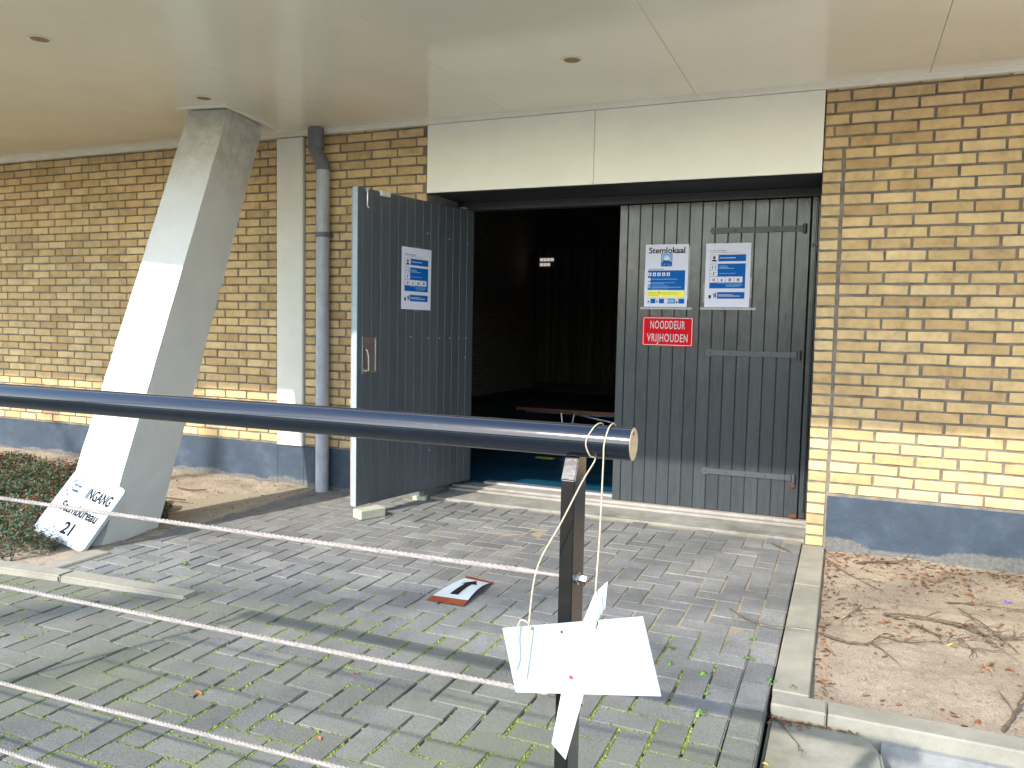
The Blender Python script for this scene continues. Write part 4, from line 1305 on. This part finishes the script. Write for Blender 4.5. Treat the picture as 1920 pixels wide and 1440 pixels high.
MB().box((-3.09, 7.494, 0.447), (-0.9, 7.4995, 0.476)).build('table_edge', simple('orange_edging', (0.16, 0.05, 0.02), 0.5), bn)
for x in (-2.62, -1.3):
    MB().tube([(x, 7.55, 0.444), (x+0.05, 7.55, FZ)], 0.010, 8).build('leg', M_ZINC, bn, smooth=True)
    MB().tube([(x+0.14, 7.55, 0.444), (x+0.07, 7.55, FZ)], 0.010, 8).build('leg', M_ZINC, bn, smooth=True)
MB().tube([(-2.5, 7.6, 0.43), (-1.4, 7.6, 0.25)], 0.010, 8).build('brace', M_ZINC, bn, smooth=True)
MB().tube([(-3.0, 7.56, 0.435), (-0.95, 7.56, 0.435)], 0.012, 8).build('rail', M_ZINC, bn, smooth=True)

# ------------------------------------------------------------------ planting, litter and branches
def leafquad(mb, p, s, n_, rr):
    a = n_.orthogonal().normalized()
    a = (Matrix.Rotation(rr.uniform(0, 6.28), 3, n_) @ a)
    b = n_.cross(a)
    up = n_*s*0.25
    mb.add([p - a*s, p + b*s*0.5 - up*0.2, p + a*s, p - b*s*0.5 - up*0.2], [(0, 1, 2), (0, 2, 3)])
rs_ = random.Random(31)
sb = empty('berry_shrub', (-5.0, 3.5, 0), 'low dark green berry shrub spreading beside the leaning sign', 'shrub')
mb = MB(); bb = MB(); tg = MB()
def shrub_h(x, y):
    # covered area with a ragged outline
    e1 = min(1, max(0, (-3.83 - 0.08*fbm(y, 1, 3) - 0.25*max(0, y-3.05) - x)/0.25))
    back = 4.15 + 0.22*(-4.2-x) + 0.25*fbm(x, 2, 2.5)
    e2 = min(1, max(0, (back - y)/0.25))
    front = kerbline(x) + 0.07 + 0.05*fbm(x, 7, 5)
    e3 = min(1, max(0, (y-front)/0.12))
    sgap = 1.0
    if x > -4.30 and y > 2.98 and y < 3.35 and x > -4.25: sgap = 0.45
    return (0.115+0.07*fbm(x, y, 2.6, 2)+0.04*fbm(x, y, 9, 2))*math.sqrt(e1*e2*e3)*sgap, e1*e2*e3
cnt = 0
for _ in range(170000):
    x = rs_.uniform(-7.6, -3.95); y = rs_.uniform(2.65, 5.0)
    if x < -5.6 and rs_.random() < 0.4: continue
    h_, e = shrub_h(x, y)
    if e <= 0.02 or fbm(x, y, 4.5, 8) < -0.25 + 0.2*(1-e): continue
    # the space the sign stands in stays free
    loc = SF0.inverted() @ Vector((x, y, 0.02+h_))
    z = soilL(x, y) + h_*rs_.uniform(0.35, 1.2)
    q3 = SF0.inverted() @ Vector((x, y, z))
    if 0 < q3.x < sw and -0.02 < q3.y < sh and (-0.3 < q3.z < 0.03 or (q3.z < 0.08 and q3.y > 0.05)): continue
    nn = Vector((rs_.uniform(-1, 1), rs_.uniform(-1, 1), rs_.uniform(0.4, 1.6))).normalized()
    leafquad(mb, Vector((x, y, z)), rs_.uniform(0.007, 0.014), nn, rs_)
    cnt += 1
    if rs_.random() < 0.035 and fbm(x, y, 3, 20) > -0.05:
        c = Vector((x, y, z+0.004)); r_ = rs_.uniform(0.005, 0.008)
        bb.add([c+Vector((r_, 0, 0)), c+Vector((0, r_, 0)), c+Vector((-r_, 0, 0)), c+Vector((0, -r_, 0)), c+Vector((0, 0, r_)), c+Vector((0, 0, -r_))],
               [(0, 1, 4), (1, 2, 4), (2, 3, 4), (3, 0, 4), (1, 0, 5), (2, 1, 5), (3, 2, 5), (0, 3, 5)])
    if rs_.random() < 0.01:
        a = Vector((x, y, soilL(x, y))); d = Vector((rs_.uniform(-1, 1), rs_.uniform(-1, 1), 0.6))*0.08
        tg.tube([a, a+d*0.5+Vector((0, 0, .01)), a+d], [0.002, 0.0016, 0.001], 4, False)
    if cnt > 85000: break
print('shrub leaves', cnt)
mb.build('foliage', M_SHRUB, sb, kind='stuff'); bb.build('berries', M_BERRY, sb, smooth=True, kind='stuff'); tg.build('stems', M_BARK, sb, kind='stuff')

def dead_leaf(mb, x, y, z, s, rr):
    n_ = Vector((rr.uniform(-.5, .5), rr.uniform(-.5, .5), 1)).normalized()
    a = Matrix.Rotation(rr.uniform(0, 6.28), 3, n_) @ n_.orthogonal().normalized(); b = n_.cross(a)
    p = Vector((x, y, z+0.003)); c = n_*s*rr.uniform(.15, .5)
    mb.add([p-a*s, p-a*s*.3+b*s*.5+c, p+a*s*.5+b*s*.35+c, p+a*s, p+a*s*.45-b*s*.4+c*.7, p-a*s*.35-b*s*.5+c*.7, p], [(0, 1, 6), (1, 2, 6), (2, 3, 6), (3, 4, 6), (4, 5, 6), (5, 0, 6)])
lt = MB(); rl = random.Random(77)
for _ in range(15000):
    x = rl.uniform(-0.05, 2.6); y = rl.uniform(2.97, 5.08)
    d = 0.0
    d += max(0, 1-(x+0.06)/0.10)*1.2                 # along the kerb
    d += max(0, (y-4.45)/0.6)*0.7                    # along the wall
    d += max(0, 1-abs(y-3.95-0.15*x)/0.35)*0.5*(x > 0.2)
    d += fbm(x, y, 3)*0.6
    if rl.random() > d*0.8: continue
    dead_leaf(lt, x, y, soilR(x, y), rl.uniform(0.004, 0.008) if rl.random() < 0.6 else rl.uniform(0.009, 0.02), rl)
for _ in range(2200):
    x = rl.uniform(-8, -3.78); y = rl.uniform(3.0, 5.08)
    if rl.random() > 0.35 + fbm(x, y, 3)*0.6: continue
    dead_leaf(lt, x, y, soilLm(x, y), rl.uniform(0.004, 0.012), rl)
for (x, y, z) in [(rl.gauss(-0.15, 0.05), rl.gauss(2.815, 0.02), -0.045) for _ in range(40)] + [(rl.uniform(-0.15, 0.1), 2.825, -0.043) for _ in range(30)]:
    dead_leaf(lt, x, y, z, rl.uniform(0.005, 0.014), rl)
for (x, y) in [(-0.20, 3.1+0.1*k) for k in range(0)]:
    pass
lt.build('leaf_litter', M_LITTER, kind='stuff', label='scattered brown dead leaves on the sand beside kerb and wall', cat='leaves')
# crumbs and pebbles
pb = MB()
for _ in range(9000):
    if rl.random() < 0.5: x = rl.uniform(-0.03, 2.2); y = rl.uniform(2.97, 5.08); z = soilR(x, y)
    else: x = rl.uniform(-7.5, -3.8); y = rl.uniform(3.1, 5.08); z = soilLm(x, y)
    s = rl.uniform(0.0015, 0.006) if rl.random() < 0.95 else rl.uniform(0.006, 0.011)
    tuft(pb, x, y, z-0.0005, s, rl)
pb.build('pebbles', simple('soil_crumbs', (0.22, 0.16, 0.10), 0.95, var=0.5, nscale=70), kind='stuff', label='small crumbs of soil and grit lying on the sand', cat='grit')
for i, (x, y, mt, s, lab) in enumerate([
    (-2.02, 2.05, M_OLEAF, .020, 'orange dead leaf on the mossy paving at the bottom left of centre'),
    (-1.62, 2.42, M_OLEAF, .015, 'orange dead leaf just below the second cable on the paving'),
    (-1.92, 2.36, M_OLEAF, .016, 'orange dead leaf on the paving left of the rail shadow'),
    (-1.46, 1.98, M_OLEAF, .013, 'small orange dead leaf on the lowest visible pavers'),
    (-0.168, 2.50, M_YLEAF, .013, 'yellow leaf lying between paving edge and concrete slab'),
    (0.47, 3.78, M_YLEAF, .014, 'yellow leaf in the tangle of branches on the sand'),
    (0.62, 4.62, M_YLEAF, .018, 'yellow leaf near the plinth on the sand'),
    (0.46, 2.99, M_YLEAF, .012, 'yellow leaf by the kerb at the lower right of the sand')]):
    m = MB(); z = soilR(x, y) if x > -0.05 else (-0.045 if x > -0.19 else 0.001)
    dead_leaf(m, x, y, z, s, rl)
    m.build('fallen_leaf', mt, label=lab, cat='leaf', group='single fallen leaves')
m = MB(); x, y = 0.80, 4.55
dead_leaf(m, x, y, soilR(x, y), 0.02, rl); dead_leaf(m, x+.015, y-.01, soilR(x, y), 0.015, rl)
m.build('plastic_scrap', simple('violet_plastic', (0.18, 0.10, 0.75), 0.4), label='small violet scrap of plastic on the sand near the plinth', cat='litter')

def branch(pts, r, label, sub=3, seed=1):
    rr = random.Random(seed)
    P = [Vector((x, y, (soilR(x, y) if x > -0.05 else 0.004)+z)) for x, y, z in pts]
    P = smoothline(P, 4)
    for k, p in enumerate(P): p += Vector((rr.uniform(-1, 1), rr.uniform(-1, 1), rr.uniform(-.3, .6)))*0.0035
    m = MB(); n_ = len(P)
    m.tube(P, [r*(0.85-0.65*k/n_)*rr.uniform(.85, 1.2) for k in range(n_)], 6)
    root = empty('fallen_branch', tuple(P[0]), label, 'branch', 'fallen branches on the sand')
    m.build('stem', M_BARK, root, smooth=True)
    for q in range(sub):
        k = rr.randint(n_//5, n_-2)
        d0 = (P[min(k+1, n_-1)]-P[k-1]).normalized()
        sd = Matrix.Rotation(rr.choice((-1, 1))*rr.uniform(.4, 1.0), 3, 'Z') @ d0
        L = rr.uniform(.05, .16); a = P[k]
        pp = [a, a+sd*L*.4+Vector((0, 0, rr.uniform(0, .02))), a+sd*L*.75+Vector((rr.uniform(-.01, .01), rr.uniform(-.01, .01), rr.uniform(0, .03))), a+sd*L+Vector((0, rr.uniform(-.02, .02), rr.uniform(0, .03)))]
        pp = smoothline(pp, 3)
        mm = MB(); mm.tube(pp, [r*.5*(1-.7*i/len(pp)) for i in range(len(pp))], 5); mm.build('side_twig', M_BARK, root, smooth=True)
branch([(-0.44, 3.73, .006), (-0.33, 3.60, .008), (-0.22, 3.565, .012), (-0.12, 3.58, .02), (-0.02, 3.62, .02)], .0035, 'thin branch reaching from the sand across the kerb onto the pavers', 1, 3)
branch([(-0.04, 3.62, .02), (0.05, 3.60, .01), (0.14, 3.62, .012), (0.20, 3.74, .01), (0.32, 3.70, .01), (0.46, 3.80, .012), (0.60, 3.72, .01)], .0055, 'long crooked branch lying across the middle of the sand bed', 5, 5)
branch([(0.16, 3.64, .01), (0.22, 3.52, .008), (0.27, 3.40, .004)], .004, 'short thin branch forking down towards the kerb', 1, 8)
branch([(0.22, 4.02, .02), (0.36, 4.06, .02), (0.50, 4.02, .02), (0.66, 3.92, .02), (0.80, 3.98, .015), (0.98, 4.0, .01)], .007, 'thickest mossy branch in the tangle on the sand', 7, 12)
branch([(0.34, 3.98, .015), (0.42, 3.86, .02), (0.52, 3.80, .02), (0.56, 3.68, .01)], .005, 'curved branch leaning into the tangle from the left', 4, 15)
branch([(0.55, 4.20, .03), (0.62, 4.05, .03), (0.68, 3.90, .02), (0.72, 3.76, .01)], .005, 'branch crossing the thick mossy one at right angles', 5, 18)
branch([(0.45, 4.05, .02), (0.58, 3.96, .03), (0.64, 3.82, .02), (0.70, 3.70, .01)], .004, 'thin branch tangled under the thick mossy one', 5, 20)
branch([(-0.055, 4.80, .015), (0.05, 4.66, .01), (0.16, 4.52, .006), (0.24, 4.42, .004)], .005, 'pale straight branch by the corner of the brick jamb', 1, 22)
branch([(0.12, 4.86, .01), (0.24, 4.95, .012), (0.33, 4.97, .012), (0.42, 5.07, .06)], .007, 'short branch propped against the plinth', 2, 25)
branch([(0.55, 3.03, .01), (0.60, 3.14, .02), (0.65, 3.27, .03), (0.70, 3.42, .03)], .008, 'forked stick at the right edge above the kerb', 3, 28)
branch([(0.52, 4.36, .01), (0.66, 4.40, .012), (0.80, 4.38, .01), (0.95, 4.45, .008)], .004, 'fine branch lying above the tangle near the wall', 4, 31)
branch([(0.04, 3.86, .01), (0.10, 4.02, .015), (0.18, 4.10, .012), (0.26, 4.12, .01)], .0035, 'thin curled branch near the kerb in the middle of the sand', 3, 34)
branch([(-0.17, 2.82, -.04), (-0.10, 2.70, -.042), (-0.04, 2.60, -.042)], .004, 'thin twig lying on the mossy concrete slab', 1, 37)
branch([(-0.36, 5.02, .004), (-0.29, 4.93, .006), (-0.24, 4.88, .004)], .006, 'small brown twig on the border pavers near the sill', 0, 39)
MB().tube(smoothline([Vector((-4.62, 4.16, .025)), Vector((-4.40, 4.20, .03)), Vector((-4.26, 4.22, .025))]), .006, 6).build('stick', M_BARK, smooth=True, label='dark stick lying on the soil right of the column', cat='stick')
MB().tube(smoothline([Vector((-4.62, 4.50, .03)), Vector((-4.47, 4.48, .03)), Vector((-4.37, 4.54, .03))]), .005, 6).build('stick', M_BARK, smooth=True, label='short stick on the soil behind the column base', cat='stick')
# weeds
rw = random.Random(9)
for i, (x, y, s, lab) in enumerate([
    (-0.395, 2.66, .022, 'bright green weed below the right corner of the hanging sign'), (-0.30, 3.20, .020, 'bright green weed by the wide border joint near the slab'),
    (-0.195, 3.02, .018, 'small green weed where kerb and border pavers meet'), (-0.44, 2.98, .018, 'green weed in the second joint left of the border'),
    (-0.40, 2.82, .013, 'tiny green weed on the paver beside the rail shadow'), (-0.305, 3.42, .014, 'yellow green weed in the upper end of the border joint'),
    (-0.60, 3.16, .018, 'dry green weed in the joint at the hanging sign edge'), (-0.575, 3.02, .016, 'green weed low in the joint at the hanging sign edge'),
    (-3.17, 3.14, .024, 'lone green weed on the pavers near the left kerb'), (-0.12, 3.0, .016, 'flat green weed lying on the kerb corner')]):
    m = MB()
    s *= 1.35
    for k in range(34):
        a = rw.uniform(0, 6.28); r_ = s*rw.uniform(.1, 1)
        leafquad(m, Vector((x+r_*math.cos(a), y+r_*math.sin(a), 0.002+rw.uniform(0, .6)*s*(1.1-r_/s))), s*rw.uniform(.15, .32), Vector((math.cos(a), math.sin(a), rw.uniform(.6, 2))).normalized(), rw)
    m.build('weed', M_WEED, label=lab, cat='weed', group='weeds in the paving joints')

# ------------------------------------------------------------------ bare trees behind the photographer (their shadows fall on bed and plinth)
def tree(x, y, h, r, seed, label):
    rt = random.Random(seed)
    root = empty('bare_tree', (x, y, -0.42), label, 'tree')
    tm = MB(); cm = MB()
    def grow(p, d, L, r_, lev, mbx):
        n_ = 4; pts = [p.copy()]; rr = [r_]
        for k in range(n_):
            d = (d + Vector((rt.uniform(-1, 1), rt.uniform(-1, 1), rt.uniform(-.4, .7)))*0.16).normalized()
            p = p + d*L/n_; pts.append(p.copy()); rr.append(r_*(1-0.5*(k+1)/n_))
            if lev < 3 and (k > 1 or lev > 0):
                for _ in range(1 if lev != 1 else 2):
                    dd = (Matrix.Rotation(rt.uniform(.5, 1.0), 3, d.orthogonal()) @ d)
                    dd = Matrix.Rotation(rt.uniform(0, 6.28), 3, d) @ dd
                    grow(p.copy(), dd.normalized(), L*rt.uniform(.5, .7), rr[-1]*.6, lev+1, cm)
        mbx.tube(pts, rr, 7 if lev < 2 else 4, lev == 0)
    grow(Vector((x, y, -0.42)), Vector((0, 0, 1)), h, r, 0, tm)
    tm.build('trunk', M_TRUNK, root, smooth=True); cm.build('crown', M_TRUNK, root)
tree(-8.02, -3.9, 8.6, 0.16, 4, 'bare tree with spreading crown behind the photographer on the left')
tree(-8.74, -7.4, 10.0, 0.17, 9, 'taller bare tree behind the photographer farther from the rail')
print('done', len(bpy.data.objects))
